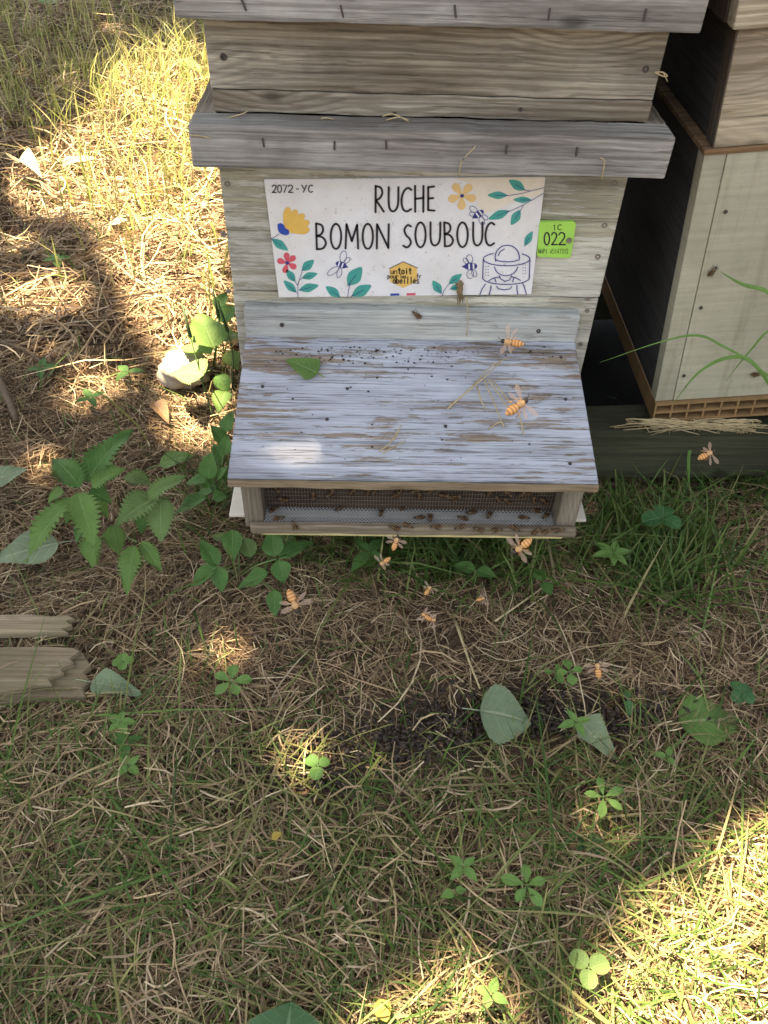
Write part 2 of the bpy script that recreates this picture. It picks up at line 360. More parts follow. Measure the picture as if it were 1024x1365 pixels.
# ------------------------------------------------------------ first beehive
HB = root('beehive', (0, .25, -.044), 'weathered wooden beehive with lilac sloping porch and white flowered name board', 'beehive')
def bx(name, x0, x1, y0, y1, z0, z1, mat, parent=HB, bev=.0018, jit=.0006):
    return ob(name, *boxg(x0, x1, y0, y1, z0, z1, bev, jit), MAT[mat], parent)
def sub(name, geom, mat, parent, **k): return ob(name, *geom, mat if not isinstance(mat, str) else MAT[mat], parent, **k)
zse = aty(760, 397, 0)[2]
fb1 = bx('front_board', -.215, .215, 0, .024, -.004, zse-.0008, 'body'); fb2 = bx('front_board', -.215, .215, 0, .024, zse+.0008, .312, 'body')
for sx in (-1, 1):
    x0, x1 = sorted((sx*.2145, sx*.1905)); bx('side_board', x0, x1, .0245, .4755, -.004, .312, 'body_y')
bx('back_board', -.215, .215, .476, .5, -.004, .312, 'body')
bx('hive_floor', -.2165, .2165, .002, .498, -.043, -.0045, 'sill')
cl = .0035
lf = bx('rim_board', cl-.2376, cl+.2376, -.0371, -.0008, .31, .351, 'rim', bev=.003)
for sx in (-1, 1):
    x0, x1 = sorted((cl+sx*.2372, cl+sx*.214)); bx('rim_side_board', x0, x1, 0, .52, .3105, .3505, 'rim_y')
s1 = bx('super_front_board', cl-.2171, cl+.2171, -.0029, .021, .3515, .372, 'super'); s2 = bx('super_front_board', cl-.2171, cl+.2171, -.0029, .021, .3727, .444, 'super')
for sx in (-1, 1):
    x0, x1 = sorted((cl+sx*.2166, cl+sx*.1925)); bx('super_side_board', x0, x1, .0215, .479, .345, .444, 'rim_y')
bx('super_back_board', cl-.217, cl+.217, .4795, .503, .345, .444, 'super')
tr = bx('roof_rim', cl-.2364, cl+.2364, -.0311, -.0075, .4392, .492, 'rim', bev=.003)
for sx in (-1, 1):
    x0, x1 = sorted((cl+sx*.236, cl+sx*.2185)); bx('roof_side_rim', x0, x1, -.007, .53, .4395, .4915, 'rim_y')
bx('roof_back_rim', cl-.2364, cl+.2364, .5305, .552, .4392, .492, 'rim')
bx('roof_sheet', cl-.240, cl+.240, -.035, .556, .4925, .4945, 'roofmetal', bev=.0006)
# staples, nails, screw heads
def staple(px, py, y, parent, L=.008, ang=0.):
    p = aty(px, py, y-.0006); c, s_ = math.cos(ang), math.sin(ang)
    V, F = boxg(-.0009, .0009, -.0008, .0012, -L/2, L/2, .0003)
    V = np.stack([V[:, 0]*c-V[:, 2]*s_, V[:, 1], V[:, 0]*s_+V[:, 2]*c], 1)+p
    sub('staple', (V, F), 'steel', parent)
for px, py, a in ((351, 190, .1), (446, 194, -.05), (515, 193, .05), (675, 199, 0), (769, 202, .04)): staple(px, py, -.0371, lf, .0085, a)
for px, py, a in ((325, 6, .35), (456, 15, .25), (607, 15, .2), (732, 19, 0), (860, 20, 0)): staple(px, py, -.0311, tr, .010, a)
def screw(px, py, y, parent, r=.0035, mat='screw'):
    p = aty(px, py, y); V = []; F = []
    ang = np.linspace(0, 2*math.pi, 13)[:-1]
    for rr, dy in ((r, .0004), (r*.9, -.0011), (r*.45, -.0009), (r*.3, .0002)):
        for a in ang: V.append((p[0]+rr*math.cos(a), p[1]+dy, p[2]+rr*math.sin(a)))
    for k in range(3):
        for j in range(12): F.append([k*12+j, k*12+(j+1) % 12, (k+1)*12+(j+1) % 12, (k+1)*12+j])
    F.append([36+j for j in range(12)]); sub('nail', (np.array(V), F), mat, parent)
for px, py in ((819, 244), (806, 300), (797, 342), (303, 245), (298, 312)): screw(px, py, 0, fb2)
for px, py in ((784, 398), (783, 414), (305, 388), (774, 459)): screw(px, py, 0, fb1, .003)
for px, py in ((861, 92), (298, 76)): screw(px, py, -.0029, s2, .0035, 'steel')
for px, py in ((694, 146), (526, 152)): screw(px, py, -.0029, s1, .0022, 'steel')
# porch
cp = -.005
st = bx('porch_back_strip', cp-.1978, cp+.1978, -.0179, -.0006, .096, .1402, 'strip', bev=.003)
for px, py in ((376, 433), (718, 441)): screw(px, py, -.0179, st, .0028, 'steel')
def slope(x0, x1, ya, za, yb, zb, th):
    nrm = np.array([0, -(za-zb), (ya-yb)]); nrm = nrm/np.linalg.norm(nrm); nrm *= np.sign(nrm[2])
    P = [np.array(p) for p in ((x0, ya, za), (x1, ya, za), (x1+.003, yb, zb), (x0-.003, yb, zb))]
    return prism(P, th, tuple(-nrm), .0012)
pr = sub('porch_roof_board', slope(cp-.1978, cp+.1978, -.0185, .1043, -.2099, .0499, .009), 'porch', HB)
bx('porch_front_edge', cp-.2006, cp+.2006, -.2142, -.2106, .0405, .0492, 'edge', bev=.0008)
def pz(y): return .1043+(.0499-.1043)*(-.0185-y)/(.2099-.0185)     # top of the porch roof at y
for px, py in ((463, 518), (748, 476), (754, 532), (760, 618), (436, 559), (350, 515), (594, 568)):
    for y in np.linspace(-.2, -.02, 300):
        p = aty(px, py, y)
        if p[2] < pz(y): continue
        bt = p
    V, F = tube([bt+(0, 0, -.001), bt+(0, 0, .0008)], .0021, 8); sub('nail', (V, F), 'steel', pr)
for x0, x1 in ((-.197, -.175), (.166, .190)):
    poly = [(x0, -.19, -.046), (x0, -.0012, -.046), (x0, -.0012, pz(-.0012)-.012), (x0, -.19, pz(-.19)-.0105)]
    sub('porch_post', prism(poly, x1-x0, (1, 0, 0), .001), 'post', HB)
bx('porch_sill', -.1905, .1905, -.199, -.1905, -.0475, -.0345, 'sill')
bx('yellow_floor_edge', -.178, .176, -.1975, -.1915, -.0515, -.0477, 'yellowstrip', bev=.0005, jit=0)
bx('floor_sheet', -.1745, .1655, -.19, -.1772, -.0455, -.041, 'greysheet', jit=0)
bx('floor_tray', -.1745, .1655, -.1769, -.1665, -.0455, -.0395, 'whiteplastic', jit=0)
bx('entrance_board', -.1745, .1655, -.1660, -.155, -.0455, .03, 'brownwall', jit=0)
tb = bx('bottom_board', -.2205, .2115, -.165, -.0, -.056, -.052, 'whiteplastic', bev=.001, jit=0)
# woven wire over the entrance floor and the entrance board
parts = []
zt = -.0365
for k in range(-10, 90):
    for d in (1, -1):
        xa = -.1745+k*.0042; xb = xa+.022; ya, yb = (-.1898, -.1668) if d == 1 else (-.1668, -.1898)
        if xa < -.1745 or xb > .1655:
            t0 = max(0, (-.1745-xa)/(xb-xa)); t1 = min(1, (.1655-xa)/(xb-xa))
            if t1 <= t0: continue
        else: t0, t1 = 0, 1
        z = zt+(.0005 if d == 1 else -.0004)
        parts.append(tube([(xa+(xb-xa)*t0, ya+(yb-ya)*t0, z), (xa+(xb-xa)*t1, ya+(yb-ya)*t1, z)], .00055, 4))
sub('floor_wire_mesh', join(parts), 'wire', HB, kind='stuff')
parts = []
for k in range(97):
    x = -.1735+k*.0035; parts.append(tube([(x, -.1672, -.035), (x, -.1672, .029)], .00048, 4))
for k in range(10):
    z = -.034+k*.0062; parts.append(tube([(-.174, -.1681, z), (.165, -.1681, z)], .00042, 4))
sub('upright_wire_mesh', join(parts), 'wirebrown', HB, kind='stuff')

# ------------------------------------------------------------ name board
SY = -.0045
def SP(px, py): p = aty(px, py, SY); return np.array([p[0], p[2]])
def z3(x, y): return SP(340+x/4.6545, 220+y/4.6545)
def z4(x, y): return SP(550+x/4.452, 220+y/4.452)
cor = [SP(351.8, 239.3), SP(727.5, 235.7), SP(708.4, 392.5), SP(371.8, 396.6)]
NS = root('name_sign', (cor[3][0]+.148, SY+.002, cor[3][1]), 'white name board printed with flowers and bees, RUCHE BOMON SOUBOUC', 'sign')
sub('sign_panel', prism([(c[0], SY, c[1]) for c in cor], .0038, (0, 1, 0), .0005), 'sign', NS)
def flat(polys, y, name, mat, parent):
    """thin printed pieces: polygons in the board's plane, a hair proud of it"""
    V = []; F = []
    for P in polys:
        n = len(V); V += [(p[0], y, p[1]) for p in P]; F.append(list(range(n, n+len(P))))
    # face towards the viewer (-y)
    FF = []
    for f in F:
        a = sum(V[f[i]][0]*V[f[(i+1) % len(f)]][2]-V[f[(i+1) % len(f)]][0]*V[f[i]][2] for i in range(len(f)))
        FF.append(f if a > 0 else f[::-1])
    return ob(name, np.array(V), FF, mat, parent)
def strokepolys(line, wd, closed=False, cap=True):
    P = np.asarray(line, float); out = []
    if closed: P = np.vstack([P, P[0]])
    for a, b in zip(P[:-1], P[1:]):
        d = b-a; L = np.linalg.norm(d)
        if L < 1e-9: continue
        nn = np.array([-d[1], d[0]])/L*wd/2; out.append([a+nn, b+nn, b-nn, a-nn])
    return out
def dots(P, r, n=8): return [[(p[0]+r*math.cos(2*math.pi*k/n), p[1]+r*math.sin(2*math.pi*k/n)) for k in range(n)] for p in P]
def strokes(lines, wd, y, name, mat, parent):
    """ribbons with mitred joints as one strip, round dots at the ends"""
    V = []; F = []
    for line in lines:
        P = np.asarray(line, float); n0 = len(V); n = len(P)
        for i, p in enumerate(P):
            d = P[min(i+1, n-1)]-P[max(i-1, 0)]; d = d/(np.linalg.norm(d)+1e-12); nn = np.array([-d[1], d[0]])*wd/2
            V += [(p[0]+nn[0], y, p[1]+nn[1]), (p[0]-nn[0], y, p[1]-nn[1])]
        for i in range(n-1): k = n0+2*i; F.append([k, k+1, k+3, k+2])
        for p, q_ in ((P[0], P[1]), (P[-1], P[-2])):
            d = p-q_; a0 = math.atan2(d[1], d[0]); m = len(V)
            for k in range(7): a = a0-math.pi/2+math.pi*k/6; V.append((p[0]+wd/2*math.cos(a), y, p[1]+wd/2*math.sin(a)))
            F.append(list(range(m, m+7)))
    return ob(name, np.array(V), F, mat, parent)
def arc(cx, cy, rx, ry, a0, a1, n=14): return [(cx+rx*math.cos(rad(a0+(a1-a0)*k/n)), cy+ry*math.sin(rad(a0+(a1-a0)*k/n))) for k in range(n+1)]
# single-stroke letters on a unit box, y downwards
def sm(*p): return [tuple(q) for q in smoothline(p, 5)]
OO = arc(.5, .5, .5, .5, -90, 270, 20)
FONT = {
 'R': [[(0, 1), (.02, 0)], sm((.02, 0), (.6, .06), (.8, .25), (.55, .45), (.05, .55)), [(.1, .55), (.98, .98)]],
 'U': [sm((0, 0), (0, .6), (.12, .9), (.45, 1), (.82, .88), (.98, .6), (1, 0))],
 'C': [sm((1, .08), (.65, 0), (.25, .15), (.02, .5), (.15, .88), (.55, 1), (.98, .9))],
 'H': [[(0, 0), (.02, 1)], [(1, 0), (.98, 1)], [(0, .5), (1, .46)]],
 'E': [[(.95, 0), (.03, .03)], [(.03, .03), (.03, .98)], [(.03, .98), (1, 1)], [(.05, .5), (.8, .48)]],
 'B': [[(.1, 1), (.02, 0)], sm((.02, 0), (.55, .06), (.72, .25), (.5, .42), (.08, .48)), sm((.08, .48), (.7, .55), (1, .76), (.7, .96), (.12, 1))],
 'O': [OO], 'M': [[(0, 1), (.08, 0)], [(.08, 0), (.5, .7)], [(.5, .7), (.92, .02)], [(.92, .02), (1, 1)]], 'N': [[(0, 1), (.02, 0)], [(.02, 0), (.97, .98)], [(.97, .98), (1, 0)]],
 'S': [sm((.95, .06), (.55, 0), (.15, .2), (.35, .45), (.8, .62), (.92, .82), (.5, 1), (.0, .93))],
 'Y': [[(0, 0), (.45, .5)], [(1, 0), (.35, 1)]], '-': [[(0, .5), (1, .5)]],
 '2': [sm((0, .2), (.3, 0), (.8, .08), (.9, .35), (.5, .7), (.02, 1)), [(.02, 1), (1, 1)]], '0': [OO], '7': [[(0, 0), (1, 0), (.35, 1)]],
 '1': [[(.2, .2), (.6, 0), (.6, 1)]], '5': [[(.9, 0), (.1, 0), (.08, .42)], sm((.08, .42), (.7, .4), (.95, .7), (.6, .98), (0, .92))],
 '4': [[(.7, 1), (.7, 0), (0, .7), (1, .7)]], '3': [sm((.05, .05), (.6, 0), (.85, .22), (.4, .46)), sm((.4, .46), (.95, .7), (.55, 1), (0, .94))],
 'A': [[(0, 1), (.5, 0), (1, 1)], [(.2, .65), (.8, .65)]], 'P': [[(0, 1), (0, 0)], sm((0, 0), (.8, .06), (.8, .45), (0, .52))], 'I': [[(.5, 0), (.5, 1)]],
 'u': [sm((0, .4), (.02, .85), (.4, 1), (.85, .8), (.9, .4)), [(.9, .4), (.95, 1)]], 'n': [[(0, .4), (0, 1)], sm((0, .6), (.5, .4), (.9, .6), (.92, 1))],
 't': [[(.45, .05), (.45, .95), (.8, 1)], [(.05, .35), (.9, .35)]], 'o': [arc(.5, .7, .48, .3, 0, 360, 14)], 'i': [[(.5, .42), (.5, 1)], [(.5, .15), (.5, .2)]],
 'p': [[(.05, .4), (.05, 1.3)], arc(.45, .7, .42, .3, 180, 540, 12)], 'r': [[(.1, .4), (.1, 1)], sm((.1, .65), (.5, .42), (.9, .45))],
 'l': [[(.5, 0), (.5, 1)]], 'e': [sm((.05, .7), (.95, .66), (.6, .4), (.1, .6), (.2, .95), (.9, .92))], 's': [sm((.9, .45), (.3, .42), (.2, .6), (.8, .78), (.7, .98), (.05, .95))],
 'a': [arc(.45, .7, .42, .3, 0, 360, 12), [(.9, .4), (.92, 1)]], 'b': [[(.05, 0), (.05, 1)], arc(.45, .7, .42, .3, 180, 540, 12)], 'f': [sm((.9, .05), (.5, .02), (.4, .3), (.4, 1)), [(.05, .42), (.8, .42)]], '.': [[(.5, .95), (.5, 1)]]}
def letters(seq, fn, wd, name, mat, parent, y):
    L = []
    for ch, x0, y0, x1, y1 in seq:
        for ln in FONT[ch]: L.append([fn(x0+(x1-x0)*p[0], y0+(y1-y0)*p[1]) for p in ln])
    return strokes(L, wd, y, name, mat, parent)
Y1, Y2, Y3, Y4 = SY-.0003, SY-.0006, SY-.0009, SY-.0012
W = .0023
for seq, fn in (([('R', 748, 128, 800, 290), ('U', 830, 135, 890, 285), ('C', 908, 140, 970, 285)], z3), ([('H', 15, 122, 65, 275), ('E', 92, 125, 130, 268)], z4),
                ([('B', 378, 360, 440, 520), ('O', 470, 362, 535, 518), ('M', 562, 365, 640, 515), ('O', 668, 362, 732, 518), ('N', 756, 365, 830, 515), ('S', 920, 370, 970, 508)], z3),
                ([('O', 17, 338, 78, 486), ('U', 107, 338, 165, 475), ('B', 187, 338, 240, 480), ('O', 265, 338, 328, 485), ('U', 360, 338, 415, 475), ('C', 432, 340, 485, 475)], z4)):
    for s_ in seq: letters([s_], fn, W, 'letter', PR['black'], NS, Y3)
letters([('2', 108, 122, 133, 168), ('0', 141, 122, 165, 168), ('7', 173, 122, 198, 166), ('2', 207, 122, 235, 167), ('-', 257, 122, 270, 170), ('Y', 290, 122, 320, 166), ('C', 332, 122, 358, 166)], z3, .0011, 'number_line', PR['black'], NS, Y3)
def blob(fn, pts, name, mat, y=Y1, n=4):
    P = [fn(*p) for p in smoothline(list(pts)+[pts[0]], n)[:-1]]
    return flat([P], y, name, PR[mat], NS)
def petal(fn, cx, cy, ang, L, Wd):
    c, s_ = math.cos(rad(ang)), math.sin(rad(ang)); P = [(0, 0), (.35, .3), (.75, .5), (1, .25), (1.02, -.2), (.75, -.5), (.35, -.3)]
    return [fn(cx+L*a*c-Wd*b*s_, cy+L*a*s_+Wd*b*c) for a, b in smoothline(P+[P[0]], 3)[:-1]]
def pleaf(fn, bx_, by, tx, ty, wf, vein='navy'):
    d = np.array([tx-bx_, ty-by], float); L = np.linalg.norm(d); d /= L; nn = np.array([-d[1], d[0]])
    pro = [(0, 0), (.2, .62), (.45, 1), (.7, .75), (1, 0)]
    P = [np.array([bx_, by])+d*L*t+nn*wf*L*.5*v for t, v in pro]+[np.array([bx_, by])+d*L*t-nn*wf*L*.5*v for t, v in pro[-2:0:-1]]
    flat([[fn(*p) for p in smoothline(P+[P[0]], 3)[:-1]]], Y1, 'printed_leaf', PR['green'], NS)
    return [fn(bx_, by), fn(bx_+d[0]*L*.6, by+d[1]*L*.6)]
vl = []
# big yellow flower with blue cup
for a, L in ((-82, 150), (-62, 150), (-42, 158), (-22, 160), (-4, 150)):
    flat([petal(z3, 185+3*math.cos(rad(a)), 410, a, L*(.97 if a else 1), 52)], Y1-.00003*(a+90)/10, 'printed_petal', PR['yellow'], NS)
blob(z3, [(140, 365), (160, 358), (180, 370), (190, 390), (208, 400), (210, 425), (185, 432), (155, 420), (142, 395)], 'printed_flower_cup', 'blue', Y3)
vl.append([z3(100, 455), z3(125, 442), z3(150, 425)]); vl.append(pleaf(z3, 103, 456, 205, 528, .42))
# red flower
for a in (195, 265, 320, 30, 105): flat([petal(z3, 200, 606, a, 62, 38)], Y1, 'printed_petal', PR['red'], NS)
flat(dots([z3(200, 605)], .0022), Y3, 'printed_flower_heart', PR['navy'], NS)
vl += [pleaf(z3, *q) for q in ((290, 655, 365, 588, .55), (290, 700, 388, 672, .45), (250, 722, 195, 648, .5), (258, 790, 178, 715, .42), (272, 775, 395, 745, .42))]
vl += [[z3(266, 818), z3(266, 740), z3(292, 660)], [z3(268, 740), z3(275, 710), z3(292, 700)], [z3(265, 745), z3(250, 720)]]
vl += [pleaf(z3, *q) for q in ((575, 748, 662, 632, .6), (600, 812, 722, 745, .5), (528, 818, 440, 752, .5))]
vl += [[z3(575, 820), z3(580, 780), z3(590, 730)], [z3(590, 820), z3(610, 800)]]
# orange flower, branch, leaves at the right
for cxy in (): pass
flat([[z4(*p) for p in ((240, 76), (788, 72), (770, 180), (640, 205), (480, 270), (430, 290), (380, 220), (350, 110))]], SY-.00015, 'printed_cream_patch', PR['cream'], NS)
for a in (-125, -50, 15, 92, 162): flat([petal(z4, 293, 180, a, 82, 50)], Y1, 'printed_petal', PR['paleyellow'], NS)
flat(dots([z4(294, 180)], .0021), Y3, 'printed_flower_heart', PR['navy'], NS)
vl += [pleaf(z4, *q) for q in ((565, 178, 445, 178, .38), (668, 148, 572, 88, .5), (705, 205, 597, 205, .36), (575, 270, 450, 320, .38), (640, 265, 585, 355, .5), (665, 480, 712, 392, .42))]
vl += [[z4(782, 132), z4(700, 152), z4(640, 168), z4(560, 180)], [z4(776, 165), z4(720, 200), z4(650, 238), z4(570, 275)], [z4(700, 152), z4(665, 145)], [z4(660, 232), z4(640, 268)]]
vl += [pleaf(z4, *q) for q in ((172, 762, 120, 685, .55), (215, 705, 293, 645, .45), (222, 735, 290, 715, .5))]
vl += [[z4(175, 775), z4(185, 745), z4(215, 705)]]
strokes(vl, .0006, Y3, 'printed_veins', PR['navy'], NS)
# printed bees
def pbee(fn, cx, cy, ang, s_, wings):
    c, n_ = math.cos(rad(ang)), math.sin(rad(ang)); T = lambda x, y: fn(cx+s_*(x*c-y*n_), cy+s_*(x*n_+y*c))
    body = arc(0, 0, 1, .55, 0, 360, 18)[:-1]; flat([[T(*p) for p in body]], Y1, 'printed_bee_body', PR['navy'], NS)
    for x in (-.42, .22): flat([[T(x-.12, -.42), T(x+.12, -.45), T(x+.12, .45), T(x-.12, .42)]], Y2, 'printed_bee_stripe', MAT['sign'], NS)
    flat([[T(.95, -.2), T(1.35, 0), T(.95, .2)]], Y1, 'printed_bee_sting', PR['navy'], NS)
    L = []
    for wx, wy, wl, ww, wa in wings:
        L.append([T(wx+wl*(.5+.5*math.cos(q))*math.cos(rad(wa))-ww*math.sin(q)*math.sin(rad(wa)), wy+wl*(.5+.5*math.cos(q))*math.sin(rad(wa))+ww*math.sin(q)*math.cos(rad(wa))) for q in np.linspace(0, 2*math.pi, 17)])
    strokes(L, .0006, Y3, 'printed_bee_wings', PR['navy'], NS)
pbee(z3, 535, 618, 20, 36, [(0, -.5, 2.0, .55, -100), (.4, -.5, 1.3, .35, -65), (-.3, .5, 2.3, .5, 125), (.1, .55, 1.7, .4, 85)])
pbee(z4, 392, 290, 145, 36, [(0, .5, 1.4, .45, 70), (.4, .4, 1.0, .35, 30), (0, -.5, 1.4, .45, -75), (-.4, -.5, 1.1, .35, -110)])
pbee(z4, 345, 600, 178, 40, [(0, .5, 1.3, .45, 80), (.3, .4, 1.1, .3, 50), (0, -.5, 1.3, .5, -80), (-.3, -.5, 1.1, .35, -110)])
# hexagon badge and flag bars
hexp = [z3(835+(85)*0, 640), z3(920, 600), z3(1005, 640), z3(1005, 722), z3(920, 762), z3(838, 722)]
flat([hexp], Y1, 'printed_hexagon', PR['logo'], NS); strokes([[z3(835, 640), z3(920, 597), z3(1008, 636)]], .0008, Y3, 'hexagon_outline', PR['black'], NS)
def word(txt, fn, x0, x1, y0, y1, wd, name, parent, y=Y3):
    n = len(txt); st_ = (x1-x0)/n
    letters([(ch, x0+k*st_+st_*.08, y0, x0+k*st_+st_*.82, y1) for k, ch in enumerate(txt) if ch != ' '], fn, wd, name, PR['black'], parent, y)
word('un', z3, 842, 885, 640, 672, .0008, 'badge_text', NS); word('toit', z3, 886, 975, 635, 672, .0013, 'badge_text', NS)
word('pour', z3, 822, 893, 672, 700, .0008, 'badge_text', NS); word('les', z3, 900, 940, 675, 700, .0008, 'badge_text', NS)
word('abeilles', z3, 855, 1022, 692, 732, .0011, 'badge_text', NS); word('.fr', z3, 985, 1035, 672, 700, .0008, 'badge_text', NS)
flat([[z3(840, 796), z3(895, 795), z3(895, 809), z3(840, 810)]], Y1, 'flag_bar', PR['blue'], NS); flat([[z3(941, 794), z3(996, 793), z3(996, 807), z3(941, 808)]], Y1, 'flag_bar', PR['red'], NS)
# beekeeper drawing
E4 = lambda cx, cy, rx, ry, a0, a1, n=18: [z4(*p) for p in arc(cx, cy, rx, ry, a0, a1, n)]
BK = [E4(562, 545, 72, 72, 160, 375), E4(562, 552, 72, 20, 30, 165), E4(558, 555, 138, 40, 35, 235), E4(558, 555, 138, 40, -48, 35), [z4(420, 558), z4(416, 670)], [z4(697, 560), z4(692, 670)],
      E4(555, 668, 138, 38, 0, 180), E4(555, 598, 68, 56, 5, 175), [z4(515, 655), z4(522, 672), z4(548, 688), z4(575, 680), z4(588, 655)], [z4(452, 685), z4(480, 668), z4(515, 662)], [z4(588, 660), z4(615, 668), z4(640, 682)],
      [z4(488, 672), z4(495, 690)], [z4(600, 668), z4(594, 692)], [z4(432, 704), z4(412, 735), z4(400, 765)], [z4(466, 715), z4(462, 740), z4(454, 766)], [z4(620, 712), z4(620, 740), z4(625, 765)], [z4(655, 700), z4(668, 735), z4(676, 765)],
      [z4(498, 718), z4(510, 732), z4(545, 738), z4(580, 732), z4(587, 718)], [z4(508, 535), z4(520, 512), z4(545, 496)]]
strokes(BK, .0011, Y3, 'printed_beekeeper', PR['navy'], NS)
flat(dots([z4(435+dx, 600+k*17) for k in range(4) for dx in (0, 14)]+[z4(655+dx, 590+k*17) for k in range(4) for dx in (0, 14)], .0006, 6), Y3, 'printed_veil_dots', PR['navy'], NS)['kind'] = 'stuff'
# number tag
TGc = [z4(752, 348), z4(762, 334), z4(955, 333), z4(970, 347), z4(940, 538), z4(925, 550), z4(748, 543), z4(738, 530)]
TG = root('number_tag', (TGc[6][0]+.02, SY+.002, TGc[6][1]), 'lime green plastic number tag reading 022 beside the white name board', 'tag')
sub('tag_plate', prism([(c[0], SY-.0012, c[1]) for c in TGc], .0048, (0, 1, 0), .0003), 'tag', TG)
YT = SY-.0012-.0003
letters([('0', 781, 397, 812, 470), ('2', 825, 397, 857, 468), ('2', 868, 397, 905, 468)], z4, .0016, 'tag_number', PR['black'], TG, YT)
letters([('1', 832, 350, 850, 382), ('C', 861, 350, 882, 380)], z4, .0009, 'tag_letters', PR['black'], TG, YT)
word('NAPI A5147312', z4, 746, 925, 494, 520, .0005, 'tag_code', TG, YT)
p = z4(928, 443)
V = []; F = []
for rr, dy in ((.0033, 0), (.003, -.0015), (.0012, -.0012)):
    for k in range(10): V.append((p[0]+rr*math.cos(k*.6283), YT+dy, p[1]+rr*math.sin(k*.6283)))
for k in range(2):
    for j in range(10): F.append([k*10+j, k*10+(j+1) % 10, k*10+10+(j+1) % 10, k*10+10+j])
F.append(list(range(20, 30))); sub('screw_head', (np.array(V), F), 'screw', TG)

# ------------------------------------------------------------ second beehive (leaning a little)
H2 = root('beehive', (.321, 0, .004), 'pale yellow-green plywood beehive with dark side and tan plastic grid at its foot', 'beehive', rot=(0, -rad(5.8), 0))
def b2(name, x0, x1, y0, y1, z0, z1, mat, bev=.0012, jit=0., parent=H2): return ob(name, *boxg(x0, x1, y0, y1, z0, z1, bev, jit), MAT[mat], parent, local=True)
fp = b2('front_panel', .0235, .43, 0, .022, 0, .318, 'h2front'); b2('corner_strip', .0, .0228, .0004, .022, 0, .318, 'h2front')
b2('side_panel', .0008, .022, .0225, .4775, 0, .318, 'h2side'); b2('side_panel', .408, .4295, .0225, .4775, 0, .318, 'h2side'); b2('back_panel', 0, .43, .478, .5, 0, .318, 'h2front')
b2('rim_plate', -.002, .432, -.002, .502, .3185, .3245, 'propolis', .001)
b2('super_front_board', .008, .43, .0, .024, .325, .44, 'h2super'); b2('super_end_grain', .0065, .0078, .001, .0235, .3255, .4395, 'h2end', 0, 0)
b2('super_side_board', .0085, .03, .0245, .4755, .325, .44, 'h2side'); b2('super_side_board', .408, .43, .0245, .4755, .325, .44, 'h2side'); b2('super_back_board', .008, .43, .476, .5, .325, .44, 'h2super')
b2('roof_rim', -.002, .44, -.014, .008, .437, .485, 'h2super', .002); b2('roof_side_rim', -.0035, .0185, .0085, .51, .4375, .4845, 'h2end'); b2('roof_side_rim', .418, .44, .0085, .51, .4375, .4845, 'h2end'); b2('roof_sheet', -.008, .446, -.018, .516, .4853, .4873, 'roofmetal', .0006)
for x, z in ((.035, .255), (.032, .137), (.03, .039), (.395, .25), (.395, .13)):
    V, F = tube([(x, -.001, z), (x, .001, z)], .0024, 8); ob('nail', V, F, MAT['steel'], fp, local=True)
# plastic floor: lattice of cells
fl = b2('plastic_floor', .0, .43, .012, .498, -.031, -.0008, 'tanplastic', .0008, 0)
lat = [boxg(0, .43, -.004, .0115, z0, z0+.0035, 0) for z0 in (-.0315, -.0175, -.0045)]+[boxg(x, x+.0025, -.0036, .0113, -.0314, -.0012, 0) for x in np.linspace(0, .4275, 21)]
for gm in lat: ob('grid_bar', *gm, MAT['tanplastic'], fl, local=True)
for k in range(20):
    for z0, z1 in ((-.0278, -.0178), (-.0137, -.0047)):
        pass
b2('grid_backing', .003, .427, .0108, .0118, -.027, -.005, 'darkhole', 0, 0)

# ------------------------------------------------------------ stand under the hives
ST = root('hive_stand', (.25, 0, -.17), 'dark green timber stand carrying both hives', 'stand')
def rolled(V, a=rad(2.6), c=(.25, -.044)):
    V = np.array(V); x = V[:, 0]-c[0]; z = V[:, 2]-c[1]
    V[:, 0] = c[0]+x*math.cos(a)-z*math.sin(a); V[:, 2] = c[1]+x*math.sin(a)+z*math.cos(a); return V
for y in (.0, .42):
    V, F = boxg(-.24, 1.0, y, y+.055, -.136, -.046, .004, .001); ob('beam', rolled(V), F, MAT['beam'], ST)
for x in (-.2, .9):
    V, F = boxg(x, x+.06, .056, .419, -.125, -.062, .003); ob('cross_piece', rolled(V), F, MAT['beam'], ST)
for x in (-.18, .85):
    for y in (.005, .425):
        top = -.136+(x-.25)*.0454; V, F = boxg(x, x+.12, y-.02, y+.08, -.2, top+.002, .004, .003); ob('foot_block', V, F, MAT['stone'], ST)

gc = []  # black sheet added to darken the gap between the hives
for i_ in range(25):
    for j_ in range(15):
        x = -.22+i_*.05; y = .07+j_*.05; gc.append((x, y, float(gh(x, y))+.012+.004*math.sin(x*30+y*17)))
tag(ob('gap_darkening_sheet', np.array(gc), np.array([(i_*15+j_, (i_+1)*15+j_, (i_+1)*15+j_+1, i_*15+j_+1) for i_ in range(24) for j_ in range(14)]), plain('gap_darkening_black', (.018, .018, .017), .8, .2, .3, 300)), 'black sheet standing in for dark netting, added to darken the gap between the hives', 'cloth')

